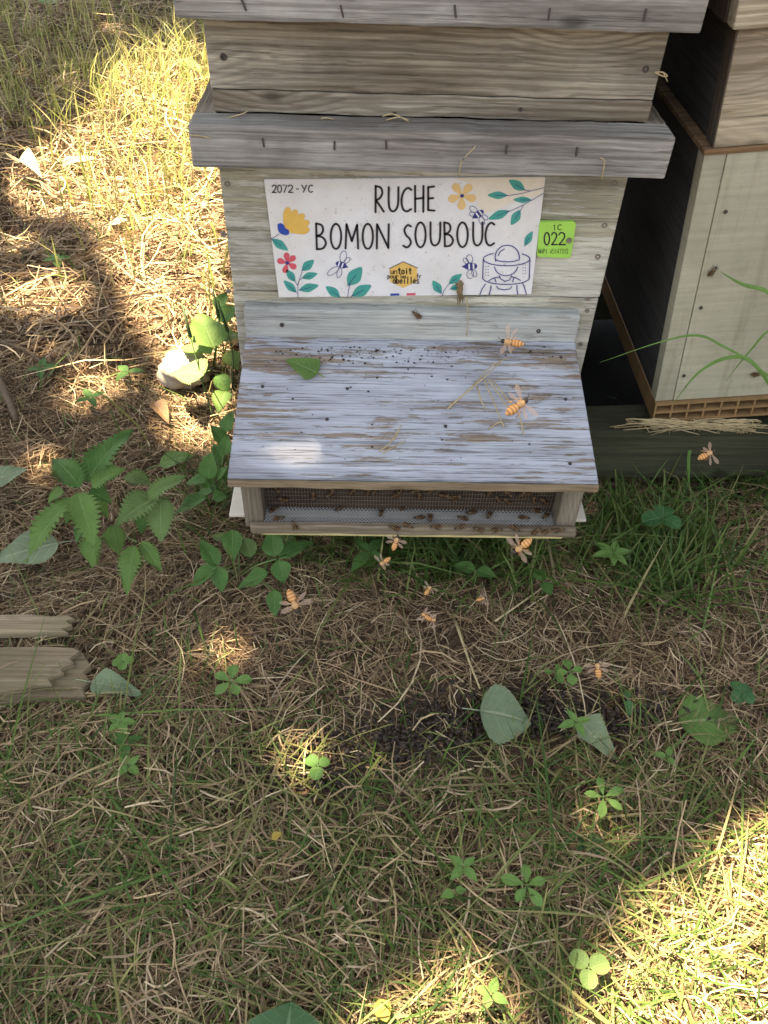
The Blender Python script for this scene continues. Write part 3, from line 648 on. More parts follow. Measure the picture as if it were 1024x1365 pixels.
# ------------------------------------------------------------ straw and grass (uncountable)
def world_blob(px, py, rx, ry, h=0.):
    """centre and world radii of a round patch of ground"""
    c = G(px, py, h); return (c[0], c[1], rx, ry)
def clump(x, y): return np.clip(.5+.33*np.sin(x*31+2.1*np.sin(y*23))*np.cos(y*27+1.7*np.sin(x*19))+.3*np.sin(x*67+y*41+2*np.sin(y*53)), 0, 1)
def strands(N, xy, L, wd, lift, tilt, curve, K=4, roll=.9):
    """lying ribbons; returns V (N*K*2,3), F"""
    fld = 2.2*np.sin(xy[:, 0]*9+1.3*np.sin(xy[:, 1]*11))+1.8*np.sin(xy[:, 1]*13+2*np.sin(xy[:, 0]*7)+1)
    th = np.where(RNG.uniform(0, 1, N) < .55, fld+RNG.normal(0, .55, N), RNG.uniform(0, 2*np.pi, N)); t = np.linspace(-.5, .5, K)
    lift = lift*(.45+1.1*clump(xy[:, 0], xy[:, 1]))
    kap = RNG.normal(0, curve, N); L = np.asarray(L)
    ang = th[:, None]+kap[:, None]*t[None]*2
    dx = np.cos(ang)*L[:, None]/(K-1); dy = np.sin(ang)*L[:, None]/(K-1)
    x = xy[:, 0, None]+np.cumsum(dx, 1)-dx.sum(1)[:, None]/2; y = xy[:, 1, None]+np.cumsum(dy, 1)-dy.sum(1)[:, None]/2
    tl = RNG.normal(0, tilt, N)
    z = gh(x, y)+lift[:, None]+tl[:, None]*t[None]*L[:, None]-np.abs(t[None])*L[:, None]*RNG.uniform(-.05, .2, N)[:, None]
    z = np.maximum(z, gh(x, y)+.0006)
    P = np.stack([x, y, z], -1)
    rl = RNG.normal(0, roll, N)[:, None]
    nx = -np.sin(ang)*np.cos(rl); ny = np.cos(ang)*np.cos(rl); nz = np.sin(rl)*np.ones_like(ang)
    side = np.stack([nx, ny, nz], -1)*(wd[:, None, None]/2)*(1-.55*np.abs(t)[None, :, None]*1.4)
    V = np.stack([P+side, P-side], 2).reshape(-1, 3)
    b = (np.arange(N)*K*2)[:, None]+np.arange(K-1)[None]*2
    F = np.stack([b, b+1, b+3, b+2], -1).reshape(-1, 4)
    return V, F, K*2
def blades(N, xy, H, wd, lean, K=4):
    th = RNG.uniform(0, 2*np.pi, N); t = np.linspace(0, 1, K); H = np.asarray(H)
    ln = np.abs(RNG.normal(0, lean, N))+.1
    r = H[:, None]*ln[:, None]*t[None]**1.7; z = H[:, None]*(t[None]-.28*np.minimum(ln, 1.6)[:, None]*t[None]**2.4)
    tw = th+RNG.normal(0, .4, N)
    x = xy[:, 0, None]+r*np.cos(th)[:, None]; y = xy[:, 1, None]+r*np.sin(th)[:, None]
    P = np.stack([x, y, np.maximum(gh(xy[:, 0], xy[:, 1])[:, None]-.004+z, gh(x, y)-.003)], -1)
    sv = np.stack([-np.sin(tw), np.cos(tw), RNG.normal(0, .25, N)], -1)
    side = sv[:, None]*(wd[:, None, None]/2)*(np.array([.8, 1, .75, .06])[None, :, None] if K == 4 else 1)
    V = np.stack([P+side, P-side], 2).reshape(-1, 3)
    b = (np.arange(N)*K*2)[:, None]+np.arange(K-1)[None]*2
    return V, np.stack([b, b+1, b+3, b+2], -1).reshape(-1, 4), K*2
def pick(N, dens, x0, x1, y0, y1):
    out = []; n = 0
    while n < N:
        q = np.stack([RNG.uniform(x0, x1, N*2), RNG.uniform(y0, y1, N*2)], 1); q = q[RNG.uniform(0, 1, len(q)) < dens(q[:, 0], q[:, 1])]; out.append(q); n += len(q)
    return np.vstack(out)[:N]
def palette(N, cols, wts, var=.18):
    c = np.array(cols)[RNG.choice(len(cols), N, p=np.array(wts)/sum(wts))]*(1+RNG.normal(0, var, (N, 1))); return np.clip(c, .01, .9)
def gauss(bl):
    def f(x, y):
        r = 0.
        for cx, cy, rx, ry, a in bl: r = r+a*np.exp(-(((x-cx)/rx)**2+((y-cy)/ry)**2))
        return np.clip(r, 0, 1)
    return f
def gb(px, py, rx, ry, a): c = G(px, py); return (c[0], c[1], rx, ry, a)
bare = gauss([gb(560, 985, .07, .03, .85), gb(700, 950, .12, .035, .85), gb(830, 960, .07, .03, .6), gb(450, 1000, .06, .04, .7), gb(390, 1090, .07, .05, .75), gb(480, 900, .14, .06, .5), gb(520, 1060, .14, .07, .6), gb(640, 1010, .14, .05, .5), gb(860, 1090, .05, .03, .6)])
def hive_mask(x, y): return ((x > -.2) & (x < .95) & (y > .06) & (y < .75))
STRAW = [(.40, .295, .165), (.285, .195, .11), (.18, .115, .067), (.53, .42, .265), (.075, .048, .03), (.31, .225, .145)]
SW = [3, 4, 3.4, 1.5, 2.2, 2.2]
class Acc:
    def __init__(s): s.V = []; s.F = []; s.C = []; s.n = 0
    def add(s, r, col):
        V, F, k = r; s.V.append(V); s.F.append(F+s.n); s.n += len(V); s.C.append(np.repeat(np.c_[col, np.ones(len(col))], k, 0))
    def build(s, name, mat, label, cat):
        V = np.vstack(s.V); me = make_mesh(name, V, np.vstack(s.F), col=np.vstack(s.C), smooth=True); me.materials.append(MAT[mat])
        o = bpy.data.objects.new(name, me); COL.objects.link(o); return tag(o, label, cat, kind='stuff')
A = Acc()
# fine thatch, then longer stalks, in the near field
nearD = lambda x, y: (1-.85*bare(x, y))*(.35+.65*clump(x+.3, y))*np.where(hive_mask(x, y), .004, 1.)
N = 78000; xy = pick(N, nearD, -1.05, 1.0, -.95, .35)
A.add(strands(N, xy, RNG.uniform(.012, .05, N), RNG.uniform(.0008, .0018, N), RNG.uniform(0, .010, N), .25, .5, K=3), palette(N, STRAW, SW))
N = 19000; xy = pick(N, nearD, -1.05, 1.0, -.95, .35)
A.add(strands(N, xy, RNG.uniform(.025, .075, N), RNG.uniform(.0008, .0017, N), RNG.uniform(.002, .012, N), .2, .32, K=4), palette(N, STRAW, [3, 4, 3, 1.5, 1, 2]))
N = 600; xy = pick(N, nearD, -1.05, 1.0, -.95, .35)
A.add(strands(N, xy, RNG.uniform(.08, .17, N), RNG.uniform(.0011, .0022, N), RNG.uniform(.006, .018, N), .15, .45, K=6), palette(N, STRAW, [3, 2, 1, 4, .2, 2]))
# further back on the left and beyond the hives
farD = lambda x, y: np.where(hive_mask(x, y), 0., 1.)*np.clip(1.15-.28*y, .3, 1)*np.where(x > .3, .4, 1)
N = 60000; xy = pick(N, farD, -2.6, 1.4, .3, 3.4)
A.add(strands(N, xy, RNG.uniform(.03, .11, N), RNG.uniform(.0018, .0035, N), RNG.uniform(0, .02, N), .25, .5, K=3), palette(N, STRAW, SW))
N = 7000; xy = pick(N, farD, -2.6, 1.4, .3, 3.4)
A.add(strands(N, xy, RNG.uniform(.1, .25, N), RNG.uniform(.002, .0038, N), RNG.uniform(.005, .035, N), .2, .6, K=5), palette(N, STRAW, [3, 3, 2, 3, .6, 2]))
N = 16000; q = RNG.uniform(-6, 6, (N*2, 2)); q = q[(q[:, 0] < -2.4) | (q[:, 0] > 1.3) | (q[:, 1] > 3.2) | (q[:, 1] < -.9)][:N]; N = len(q)
A.add(strands(N, q, RNG.uniform(.12, .3, N), RNG.uniform(.004, .008, N), RNG.uniform(0, .03, N), .2, .5, K=3), palette(N, STRAW, SW))
N = 3200; xy = pick(N, gauss([gb(60, 1250, .28, .2, .95), gb(250, 1250, .2, .17, .9), gb(450, 1330, .2, .1, .8), gb(930, 1250, .2, .16, .6)]), -.95, .85, -.95, -.2)
A.add(strands(N, xy, RNG.uniform(.02, .07, N), RNG.uniform(.0011, .0026, N), RNG.uniform(.006, .018, N), .3, .5, K=4), palette(N, STRAW, [4, 2, 1, 3, .3, 2]))
A.build('dry_grass', 'strawmass', 'matted brown and straw coloured dry grass covering the soil', 'dry grass')
B = Acc()
GREEN = [(.08, .145, .03), (.12, .185, .045), (.18, .22, .065), (.26, .25, .095), (.055, .105, .025), (.30, .245, .12)]
# lush tufts under and beside the porch
lush = gauss([gb(520, 745, .14, .04, .7), gb(640, 755, .10, .045, .9), gb(840, 735, .06, .06, 1.), gb(900, 730, .06, .07, .9), gb(870, 790, .05, .035, .7), gb(960, 660, .1, .05, .6), gb(320, 640, .06, .1, .5)])
N = 1700; xy = pick(N, lush, -.5, .75, -.35, .06)
B.add(blades(N, xy, RNG.uniform(.03, .11, N), RNG.uniform(.0016, .0036, N), .9), palette(N, GREEN, [4, 4, 2, .5, 2, .3]))
# mown turf at the bottom of the picture
turf = gauss([gb(60, 1250, .28, .2, .95), gb(250, 1250, .2, .17, .9), gb(450, 1330, .2, .1, .8), gb(680, 1080, .12, .08, .55), gb(790, 1180, .10, .12, .8), gb(930, 1250, .2, .16, .95), gb(960, 1020, .1, .06, .5), gb(130, 1010, .12, .05, .6), gb(620, 1180, .15, .1, .35)])
N = 7000; xy = pick(N, turf, -.95, .85, -.95, -.2)
B.add(blades(N, xy, RNG.uniform(.012, .040, N)*RNG.choice([1, 1, 1.6], N), RNG.uniform(.0012, .0030, N), 1.9), palette(N, GREEN, [2., 2.6, 2.8, 2.6, 1.2, 2.6]))
N = 2200; xy = pick(N, lambda x, y: np.ones_like(x), -1, 1, -.95, .3)
B.add(blades(N, xy, RNG.uniform(.012, .045, N), RNG.uniform(.0012, .0025, N), 1.), palette(N, GREEN, [3, 3, 2, 1, 2, 1]))
# long grass on the left behind, sunlit yellow put into its colours
tall = gauss([gb(235, 230, .16, .35, 1.), gb(255, 110, .25, .35, .9), gb(180, 150, .3, .3, .5), gb(40, 60, .6, .5, .5), gb(290, 420, .06, .2, .5), gb(60, 140, .4, .3, .35)])
N = 2600; xy = pick(N, tall, -2.5, 0, -.0, 3.2)
B.add(blades(N, xy, RNG.uniform(.05, .16, N), RNG.uniform(.002, .0045, N), .55), palette(N, [(.27, .28, .08), (.36, .34, .12), (.42, .37, .17), (.19, .23, .06)], [3, 3, 2, 2]))
N = 2600; xy = pick(N, lambda x, y: np.where(hive_mask(x, y), 0., 1.), -2.7, 1.5, .1, 3.6)
B.add(blades(N, xy, RNG.uniform(.02, .09, N), RNG.uniform(.0018, .004, N), .8), palette(N, GREEN, [3, 3, 2, 1.5, 3, 1]))
B.build('grass', 'grassmass', 'green grass blades growing through the dry thatch', 'grass')

# ------------------------------------------------------------ leaves and plants
def leafgeom(A_, B_, width, shape='ovate', fold=.25, curl=.15, serr=0., nser=9, up=(0, 0, 1), rows=16, wav=0., cols=6):
    """leaf from base A_ to tip B_; returns V,F,uv"""
    A_ = np.array(A_, float); B_ = np.array(B_, float); d = B_-A_; L = np.linalg.norm(d); d /= L
    s_ = np.cross(d, up); s_ /= np.linalg.norm(s_); nn = np.cross(s_, d)
    if nn[2] < 0: nn = -nn
    V = []; UV = []; F = []
    ph = random.uniform(0, 6)
    for i in range(rows+1):
        t = i/rows
        if shape == 'ovate': hw = math.sin(math.pi*t**.72)**.9*(1-.25*t)
        elif shape == 'delta': hw = min(1, (t/.16)**.55 if t > 0 else 0)*max(0, 1-max(0, t-.16)/.84)**.72*(1.0)
        elif shape == 'poplar': hw = min(1, math.sin(math.pi/2*min(1, t/.33))**.6)*(1 if t < .33 else max(0, 1-((t-.33)/.67)**1.5)**.9)
        elif shape == 'lance': hw = math.sin(math.pi*t**.85)**.8
        elif shape == 'round': hw = math.sqrt(max(0, 1-(2*t-1)**2))
        else: hw = math.sin(math.pi*t**1.5)**.8                                      # obovate leaflet
        hw = max(hw, .015)
        se = 1
        if serr and 0 < i < rows: se = 1-serr*((i % 2))
        for j in range(cols+1):
            u = -1+2*j/cols
            w_ = hw*width/2*(se if abs(u) > .99 else 1)
            z = fold*abs(u)*hw*width/2-curl*L*(t-.4)**2+wav*L*math.sin(t*9+ph+u*2)*abs(u)
            V.append(A_+d*(t*L+ (serr*L/rows*.8 if (serr and abs(u) > .99 and i % 2 == 0) else 0))+s_*u*w_+nn*z); UV.append((u*.5+.5, t))
    c1 = cols+1
    for i in range(rows):
        for j in range(cols): k = i*c1+j; F.append([k, k+1, k+c1+1, k+c1])
    return np.array(V), F, np.array(UV)
def leafobj(name, A_, B_, width, mat, parent=None, petiole=0., **k):
    V, F, UV = leafgeom(A_, B_, width, **k)
    if petiole:
        d = (np.array(A_)-np.array(B_)); d /= np.linalg.norm(d); tv, tf = tube([V[3], V[3]+d*petiole*.5+(0, 0, -.001), V[3]+d*petiole+(0, 0, -.003)], .0008, 5)
        n = len(V); V = np.vstack([V, tv]); F = F+[[i+n for i in f] for f in tf]; UV = np.vstack([UV, np.full((len(tv), 2), .5)])
    return ob(name, V, F, MAT[mat], parent, uv=UV, smooth=True)
def on(px, py, h): return G(px, py, h)
# fallen leaves: base px, tip px, heights above ground, width, label
def fallen(a, b, ha, hb, width, mat, label, shape='delta', fold=.15, curl=.2, pet=.02, wav=.02, cat='leaf'):
    ha = max(.008, ha-.007); hb = max(.008, hb-.007); return tag(leafobj('fallen_leaf', on(*a, ha), on(*b, hb), width, mat, petiole=pet, shape=shape, fold=fold, curl=curl, wav=wav, serr=.05, rows=22), label, cat, 'fallen leaves')
fallen((640, 946), (710, 962), .028, .016, .078, 'poplar', 'large pale green poplar leaf beside the dark litter patch', shape='poplar', fold=.05)
fallen((906, 962), (990, 958), .025, .025, .066, 'poplargreen', 'large green poplar leaf crossed by a thin grass stem', shape='poplar', fold=.1)
fallen((772, 962), (822, 1012), .03, .012, .042, 'poplar', 'folded narrow poplar leaf beside a small bright weed', fold=.5)
fallen((775, 1108), (788, 1165), .02, .012, .036, 'poplardark', 'narrow dark green leaf lying among mown grass', shape='ovate', fold=.4)
fallen((122, 908), (190, 925), .025, .02, .036, 'poplar', 'pale leaf lying against the end of the split plank', fold=.4)
fallen((78, 722), (-10, 745), .02, .025, .068, 'poplar', 'pale poplar leaf below the nettle, half in sun', shape='poplar', fold=.1)
fallen((-30, 648), (36, 622), .02, .03, .062, 'poplar', 'grey green poplar leaf above the pale leaf by the nettle', fold=.1)
fallen((380, 1400), (388, 1335), .02, .028, .085, 'poplardark', 'broad dark green leaf in the mown turf', shape='ovate', fold=.05)
fallen((212, 618), (258, 605), .02, .03, .04, 'poplargreen', 'drooping green leaf between nettle and hive', shape='ovate')
fallen((82, 222), (128, 208), .02, .04, .06, 'poplarpale', 'sunlit-toned leaf lying flat in the sunlit grass', fold=.3)
fallen((22, 212), (52, 226), .05, .06, .06, 'poplarpale', 'curled sunlit-toned leaf with a brown shaded flank', fold=.9, curl=.5)
fallen((236, 78), (272, 96), .07, .05, .05, 'poplargreen', 'pale green leaf caught in tall grass beside the super', shape='lance', fold=.2, wav=.0)
fallen((145, 298), (170, 292), .03, .04, .04, 'poplarpale', 'small sunlit-toned leaf at the edge of the sunlit straw', shape='ovate')
fallen((505, 1332), (516, 1362), .015, .012, .016, 'yellowleaf', 'slim yellow leaf near the broad dark leaf', shape='lance', pet=.0)
fallen((362, 1117), (376, 1110), .015, .018, .010, 'yellowleaf', 'tiny orange petal on bare soil', shape='ovate', pet=.0)
fallen((205, 535), (225, 562), .02, .02, .03, 'brownleaf', 'curled brown leaf near the pale stone', shape='ovate', fold=.7)
fallen((75, 430), (120, 402), .02, .03, .035, 'brownleaf', 'dry brown leaf in the shaded thatch', shape='ovate', fold=.6)
fallen((60, 5), (80, -5), .04, .04, .08, 'poplargreen', 'green leaf at the back of the grass', shape='delta')
# leaf on the porch board
def porch_pt(px, py, h=.002):
    lo, hi = -.2099, -.0185
    for _ in range(40):
        m = (lo+hi)/2; p = aty(px, py, m)
        if p[2] > pz(m)+h: hi, lo = hi, m
        else: hi, lo = m, lo
    return aty(px, py, (lo+hi)/2)
# (ray descends with y: solve directly)
def porch_pt(px, py, h=.002):
    d = ray(px, py); k = (.1043-.0499)/(.2099-.0185)                    # z = .1043+k*(y+.0185)
    t = (.1043+k*(C0[1]+.0185)+h-C0[2])/(d[2]-k*d[1]); return C0+d*t
tag(leafobj('fallen_leaf', porch_pt(424, 497, .003), porch_pt(381, 478, .006), .036, 'poplargreen', petiole=.012, shape='delta', fold=.12, curl=.15, up=(0, -.27, 1), serr=.05, rows=22), 'small green poplar leaf lying on the lilac porch board', 'leaf', 'fallen leaves')

# nettle
NT = root('nettle_plant', tuple(on(128, 722, 0)), 'stinging nettle with jagged leaves beside the hive', 'plant')
def nl(par, a, b, ha, hb, wd_, mat='nettle', serr=.38, rows=26, shape='ovate', **k): leafobj('leaf', on(*a, ha), on(*b, hb), wd_*1.08, random.choice([mat, mat, 'herb', 'paleherb']) if mat == 'nettle' else mat, par, shape=shape, serr=serr, rows=rows, **{**dict(fold=.3, curl=.3, wav=.03), **k})
cr = (112, 652); hc = .13
nl(NT, (113, 640), (174, 566), hc, .15, .048); nl(NT, (106, 648), (70, 606), hc, .14, .045); nl(NT, (103, 655), (126, 728), .135, .10, .045)
nl(NT, (95, 662), (27, 746), .12, .07, .045); nl(NT, (122, 648), (166, 622), .13, .14, .035); nl(NT, (210, 660), (150, 700), .10, .09, .055, 'paleherb'); nl(NT, (214, 664), (214, 722), .10, .07, .045, 'paleherb', serr=.3)
nl(NT, (197, 664), (248, 630), .11, .12, .034, 'paleherb'); nl(NT, (178, 726), (167, 792), .07, .04, .034); nl(NT, (188, 722), (216, 762), .07, .05, .026); nl(NT, (130, 715), (118, 758), .07, .03, .05); nl(NT, (165, 635), (206, 645), .07, .06, .035); nl(NT, (85, 655), (62, 668), .12, .11, .03)
for a, b, ha, hb, wd in (((118, 655), (150, 668), .115, .10, .036), ((100, 668), (84, 700), .10, .07, .036), ((128, 668), (146, 690), .09, .06, .036), ((206, 668), (236, 690), .08, .05, .034), ((196, 676), (186, 712), .08, .05, .036), ((150, 640), (140, 612), .10, .12, .030), ((120, 690), (98, 722), .06, .03, .040), ((150, 700), (158, 740), .06, .03, .034)): nl(NT, a, b, ha, hb, wd)
b0 = on(128, 722, 0)
for q in ((on(124, 690, .06), on(112, 655, .125)), (on(165, 695, .05), on(205, 664, .10)), (on(160, 715, .03), on(182, 722, .07))): sub('stem', tube(smoothline([b0, *q], 4), .0016, 6, .7), 'stem', NT)
# smooth-leaved herb by the porch corner
H1 = root('willowherb_plant', tuple(on(318, 770, 0)), 'smooth-leaved green herb under the porch post', 'plant')
for a, b, ha, hb, wd in (((309, 706), (311, 748), .07, .05, .026), ((290, 754), (266, 718), .05, .06, .024), ((289, 755), (251, 783), .05, .03, .025), ((291, 757), (296, 790), .05, .03, .022), ((365, 742), (362, 704), .06, .08, .027),
                         ((372, 742), (417, 721), .06, .06, .026), ((371, 747), (379, 778), .06, .04, .026), ((357, 764), (316, 783), .05, .03, .027), ((366, 786), (366, 824), .04, .02, .02)): nl(H1, a, b, ha, hb, wd, 'herb', 0, 14, curl=.2)
for a, b, ha, hb, wd in (((335, 742), (322, 712), .04, .05, .024), ((378, 722), (392, 702), .03, .04, .03), ((300, 720), (282, 712), .04, .04, .016)): nl(H1, a, b, ha, hb, wd, 'paleherb', 0, 14)
b0 = on(318, 770, 0)
for q in ((on(305, 760, .04), on(290, 755, .05)), (on(340, 755, .045), on(368, 745, .06)), (on(318, 735, .05), on(309, 706, .07)), (on(345, 775, .03), on(366, 786, .04))): sub('stem', tube(smoothline([b0, *q], 4), .0013, 6, .7), 'stem', H1)
H3 = root('willowherb_plant', tuple(on(288, 672, 0)), 'taller smooth-leaved herb growing against the porch side', 'plant')
for a, b, ha, hb, wd in (((277, 638), (281, 602), .10, .13, .026), ((273, 643), (246, 640), .10, .09, .024), ((275, 662), (229, 684), .07, .05, .027), ((300, 606), (303, 578), .13, .15, .018), ((296, 612), (284, 590), .12, .13, .016), ((290, 640), (302, 622), .10, .12, .02), ((284, 665), (304, 660), .07, .07, .024), ((280, 650), (262, 626), .08, .10, .02)): nl(H3, a, b, ha, hb, wd, 'herb', 0, 14)
b0 = on(288, 672, 0)
for q in ((on(284, 655, .06), on(277, 638, .10)), (on(292, 640, .08), on(299, 604, .13))): sub('stem', tube(smoothline([b0, *q], 4), .0014, 6, .7), 'stem', H3)
H4 = root('burdock_plant', tuple(on(285, 490, 0)), 'broad jagged leaves of a weed between stone and hive', 'plant')
nl(H4, (272, 498), (228, 494), .06, .055, .075, 'paleherb', .12, shape='delta', fold=.1); nl(H4, (286, 462), (262, 414), .07, .09, .07, 'nettle', .12, shape='delta'); nl(H4, (292, 455), (318, 440), .07, .06, .05, 'paleherb', .1); nl(H4, (280, 470), (240, 458), .06, .05, .05, 'nettle', .1); nl(H4, (290, 412), (302, 388), .08, .10, .03, 'nettle', .1)
for a, b, ha, hb, wd in (((296, 430), (314, 404), .08, .10, .04), ((300, 470), (318, 492), .06, .04, .04), ((288, 500), (306, 524), .05, .03, .035), ((278, 440), (252, 430), .07, .06, .04), ((300, 520), (290, 548), .05, .04, .035)): nl(H4, a, b, ha, hb, wd, 'nettle', .2)
for a, b, ha, hb, wd in (((298, 590), (282, 566), .12, .14, .022), ((300, 575), (310, 548), .14, .16, .022), ((292, 618), (268, 606), .10, .10, .022), ((288, 650), (258, 662), .07, .05, .024), ((292, 630), (306, 640), .10, .09, .02)): nl(H3, a, b, ha, hb, wd, 'herb', 0, 14)
b0 = on(285, 490, 0)
for q in ((on(278, 495, .04), on(272, 498, .06)), (on(286, 475, .04), on(288, 460, .07)), (on(290, 450, .05), on(291, 412, .08))): sub('stem', tube(smoothline([b0, *q], 4), .0018, 6, .7), 'stem', H4)
# tall dark grass stalks against the hive's left side
for k, (pts, lab) in enumerate((([(305, 520, 0), (296, 450, .06), (284, 385, .12)], 'tall dark stalk leaning over the broad weed leaves'), ([(308, 535, 0), (310, 470, .07), (290, 400, .14)], 'dark stalk with a seed head beside the hive wall'), ([(285, 560, 0), (262, 480, .07), (243, 405, .13)], 'dark stalk crossing in front of the pale stone'))):
    P = smoothline([on(a, b, h) for a, b, h in pts], 5); V, F = join([tube(P, .0013, 5, .6), tube([P[-4], P[-2], P[-1]], .003, 6, .3)]); tag(ob('grass_stalk', V, F, MAT['darkstem'], smooth=True), lab, 'grass stalk', 'grass stalks')

# small weeds
def weed(name, px, py, n, size, mat, label, h=.03, shape='obovate', a0=0., lean=.15, wr=.5, serr=0., cat='weed'):
    b = on(px, py, h); base = np.array([b[0], b[1], GZ]); c = np.array(b)
    r = root(name, tuple(base), label, cat, 'small weeds in the thatch')
    sub('stem', tube([base+(0, 0, -.004), (base+c)/2+(.002, 0, 0), c], .0009, 5), 'stem', r)
    for k in range(n):
        a = a0+2*math.pi*k/n+random.uniform(-.15, .15); s_ = size*random.uniform(.82, 1.12)
        leafobj('leaflet', c+(.001*math.cos(a), .001*math.sin(a), 0), c+(s_*math.cos(a), s_*math.sin(a), s_*random.uniform(-lean, lean)), s_*wr, mat, r, shape=shape, fold=.2, curl=.2, serr=serr, rows=12, wav=.01)
    return r
weed('cinquefoil_seedling', 308, 908, 5, .022, 'weed', 'five-fingered bright weed on straw between plank and hive', a0=.3, wr=.55)
weed('cinquefoil_seedling', 805, 1062, 5, .024, 'weed', 'five-fingered weed above the narrow dark leaf', a0=.5, wr=.42, h=.035, serr=.12)
weed('cinquefoil_seedling', 702, 1180, 5, .023, 'weed', 'five-fingered weed with toothed leaflets in brown thatch', a0=.2, wr=.5, serr=.12)
weed('clover', 785, 1290, 3, .02, 'paleherb', 'pale three-leaved clover at the edge of the sunlit corner', a0=.3, shape='round', wr=.9)
weed('clover', 884, 690, 3, .030, 'clover', 'large three-leaved clover with pale marks beside the porch', a0=1.3, shape='round', wr=1., h=.07, cat='clover')
weed('cinquefoil_seedling', 818, 738, 6, .026, 'weed', 'leafy weed in lush grass below the porch corner', a0=.2, wr=.5, h=.055, shape='ovate')
weed('seedling', 760, 895, 4, .017, 'weed', 'tiny two-headed seedling on pale straw near a flying bee', a0=.1, wr=.7, serr=.1)
weed('seedling', 740, 896, 3, .014, 'weed', 'tiny toothed seedling touching the two-headed one', a0=1., wr=.7, serr=.1, h=.02)
weed('broadleaf_seedling', 725, 775, 2, .026, 'herb', 'single oval leaf standing on straw below the entrance', a0=-1.4, wr=.75, h=.035, shape='ovate')
weed('broadleaf_seedling', 634, 760, 2, .032, 'herb', 'broad dull leaf in the grass under the porch', a0=-.4, wr=.8, h=.04, shape='ovate')
weed('broadleaf_seedling', 492, 735, 4, .034, 'herb', 'upright leafy weed in the grass under the porch middle', a0=.9, wr=.5, h=.05, shape='ovate')
weed('broadleaf_seedling', 768, 962, 4, .02, 'weed', 'bright weed at the stalk of the folded poplar leaf', a0=.4, wr=.5, h=.035, shape='ovate')
weed('seedling', 990, 922, 4, .017, 'clover', 'dark clover-like weed above the crossed poplar leaf', a0=.6, shape='round', wr=.9, h=.03)
weed('seedling', 160, 962, 5, .017, 'weed', 'small weed cluster just below the plank end', a0=.2, wr=.6, shape='ovate')
weed('seedling', 168, 990, 3, .022, 'herb', 'dark drooping seedling under the weed cluster', a0=-1.5, wr=.6, shape='ovate', h=.02)
weed('seedling', 164, 882, 4, .014, 'weed', 'tiny round weed above the leaf by the plank', a0=.2, shape='round', wr=.9, h=.02)
weed('seedling', 172, 1020, 4, .016, 'weed', 'low weed in mown grass below the drooping seedling', a0=.8, wr=.6, shape='ovate', h=.02)
weed('seedling', 424, 1020, 3, .015, 'herb', 'small round seedling under the sunlit straw spot', a0=.5, shape='round', wr=.9, h=.012)
weed('seedling', 618, 1155, 4, .018, 'weed', 'thin seedling in the thatch beside brown stalks', a0=.8, wr=.55, shape='ovate', h=.025)
weed('seedling', 606, 1188, 2, .014, 'weed', 'two-leaved seedling near the toothed weed', a0=.3, wr=.7, shape='ovate', h=.015)
weed('seedling', 655, 1325, 4, .018, 'weed', 'seedling beside the small sunlit straw spot', a0=1.1, wr=.6, shape='ovate', h=.02)
weed('seedling', 890, 1008, 3, .017, 'weed', 'bright seedling below the large crossed poplar leaf', a0=.9, wr=.5, shape='ovate', h=.02)
weed('seedling', 838, 932, 2, .018, 'clover', 'faint grey-green seedling in straw between the poplar leaves', a0=1.4, wr=.6, shape='ovate', h=.015)
weed('seedling', 75, 345, 4, .03, 'weed', 'pale weed in shaded thatch beyond the nettle', a0=.5, wr=.6, shape='ovate', h=.03)
weed('seedling', 55, 490, 4, .03, 'herb', 'spreading weed in the thatch left of the stone', a0=.1, wr=.55, shape='ovate', h=.02)
weed('seedling', 170, 495, 3, .03, 'herb', 'two-leaved weed just left of the stone', a0=.2, wr=.55, shape='ovate', h=.02)
weed('seedling', 120, 530, 4, .028, 'herb', 'low weed between stone and nettle', a0=.7, wr=.55, shape='ovate', h=.02)
# long blades arching in front of the pale hive
for pts, yy, lab in (([(800, 483), (880, 456), (930, 447), (965, 462), (1005, 486), (1060, 540), (1090, 640)], -.07, 'thin long grass stem arching across the pale hive front'), ([(896, 540), (932, 496), (975, 476), (1010, 490), (1050, 560), (1075, 650)], -.06, 'short grass blade curving over the lower pale hive front'),
                     ([(960, 362), (990, 379), (1030, 393), (1085, 450), (1110, 640)], -.06, 'broad grass blade reaching in over the pale hive front'), ([(968, 508), (998, 470), (1035, 438), (1080, 480), (1100, 650)], -.05, 'grass blade rising beside the bee on the pale hive front'), ([(919, 650), (918, 615), (920, 600)], -.02, 'short upright grass blade before the dark beam')):
    P = smoothline([aty(a, b, yy) for a, b in pts], 5); n = len(P); wd = .0045 if 'broad' in lab or 'short' in lab else .0028
    V = []; F = []
    for k, p in enumerate(P):
        d = P[min(k+1, n-1)]-P[max(k-1, 0)]; s_ = np.cross(d, (0, -1, .5)); s_ /= np.linalg.norm(s_); ww = wd/2*min(1, .1+k/n*3.); fo = np.array([0, -.0008, .0004])
        V += [p+s_*ww, p+fo, p-s_*ww]
    for k in range(n-1):
        for j in (0, 1): F.append([3*k+j, 3*k+j+1, 3*k+j+4, 3*k+j+3])
    c = Mat('x') if False else None
    tag(ob('grass_stalk', np.array(V), F, MAT['weed'], uv=np.array([(.3, .5)]*len(V)), smooth=True), lab, 'grass blade', 'long grass blades')

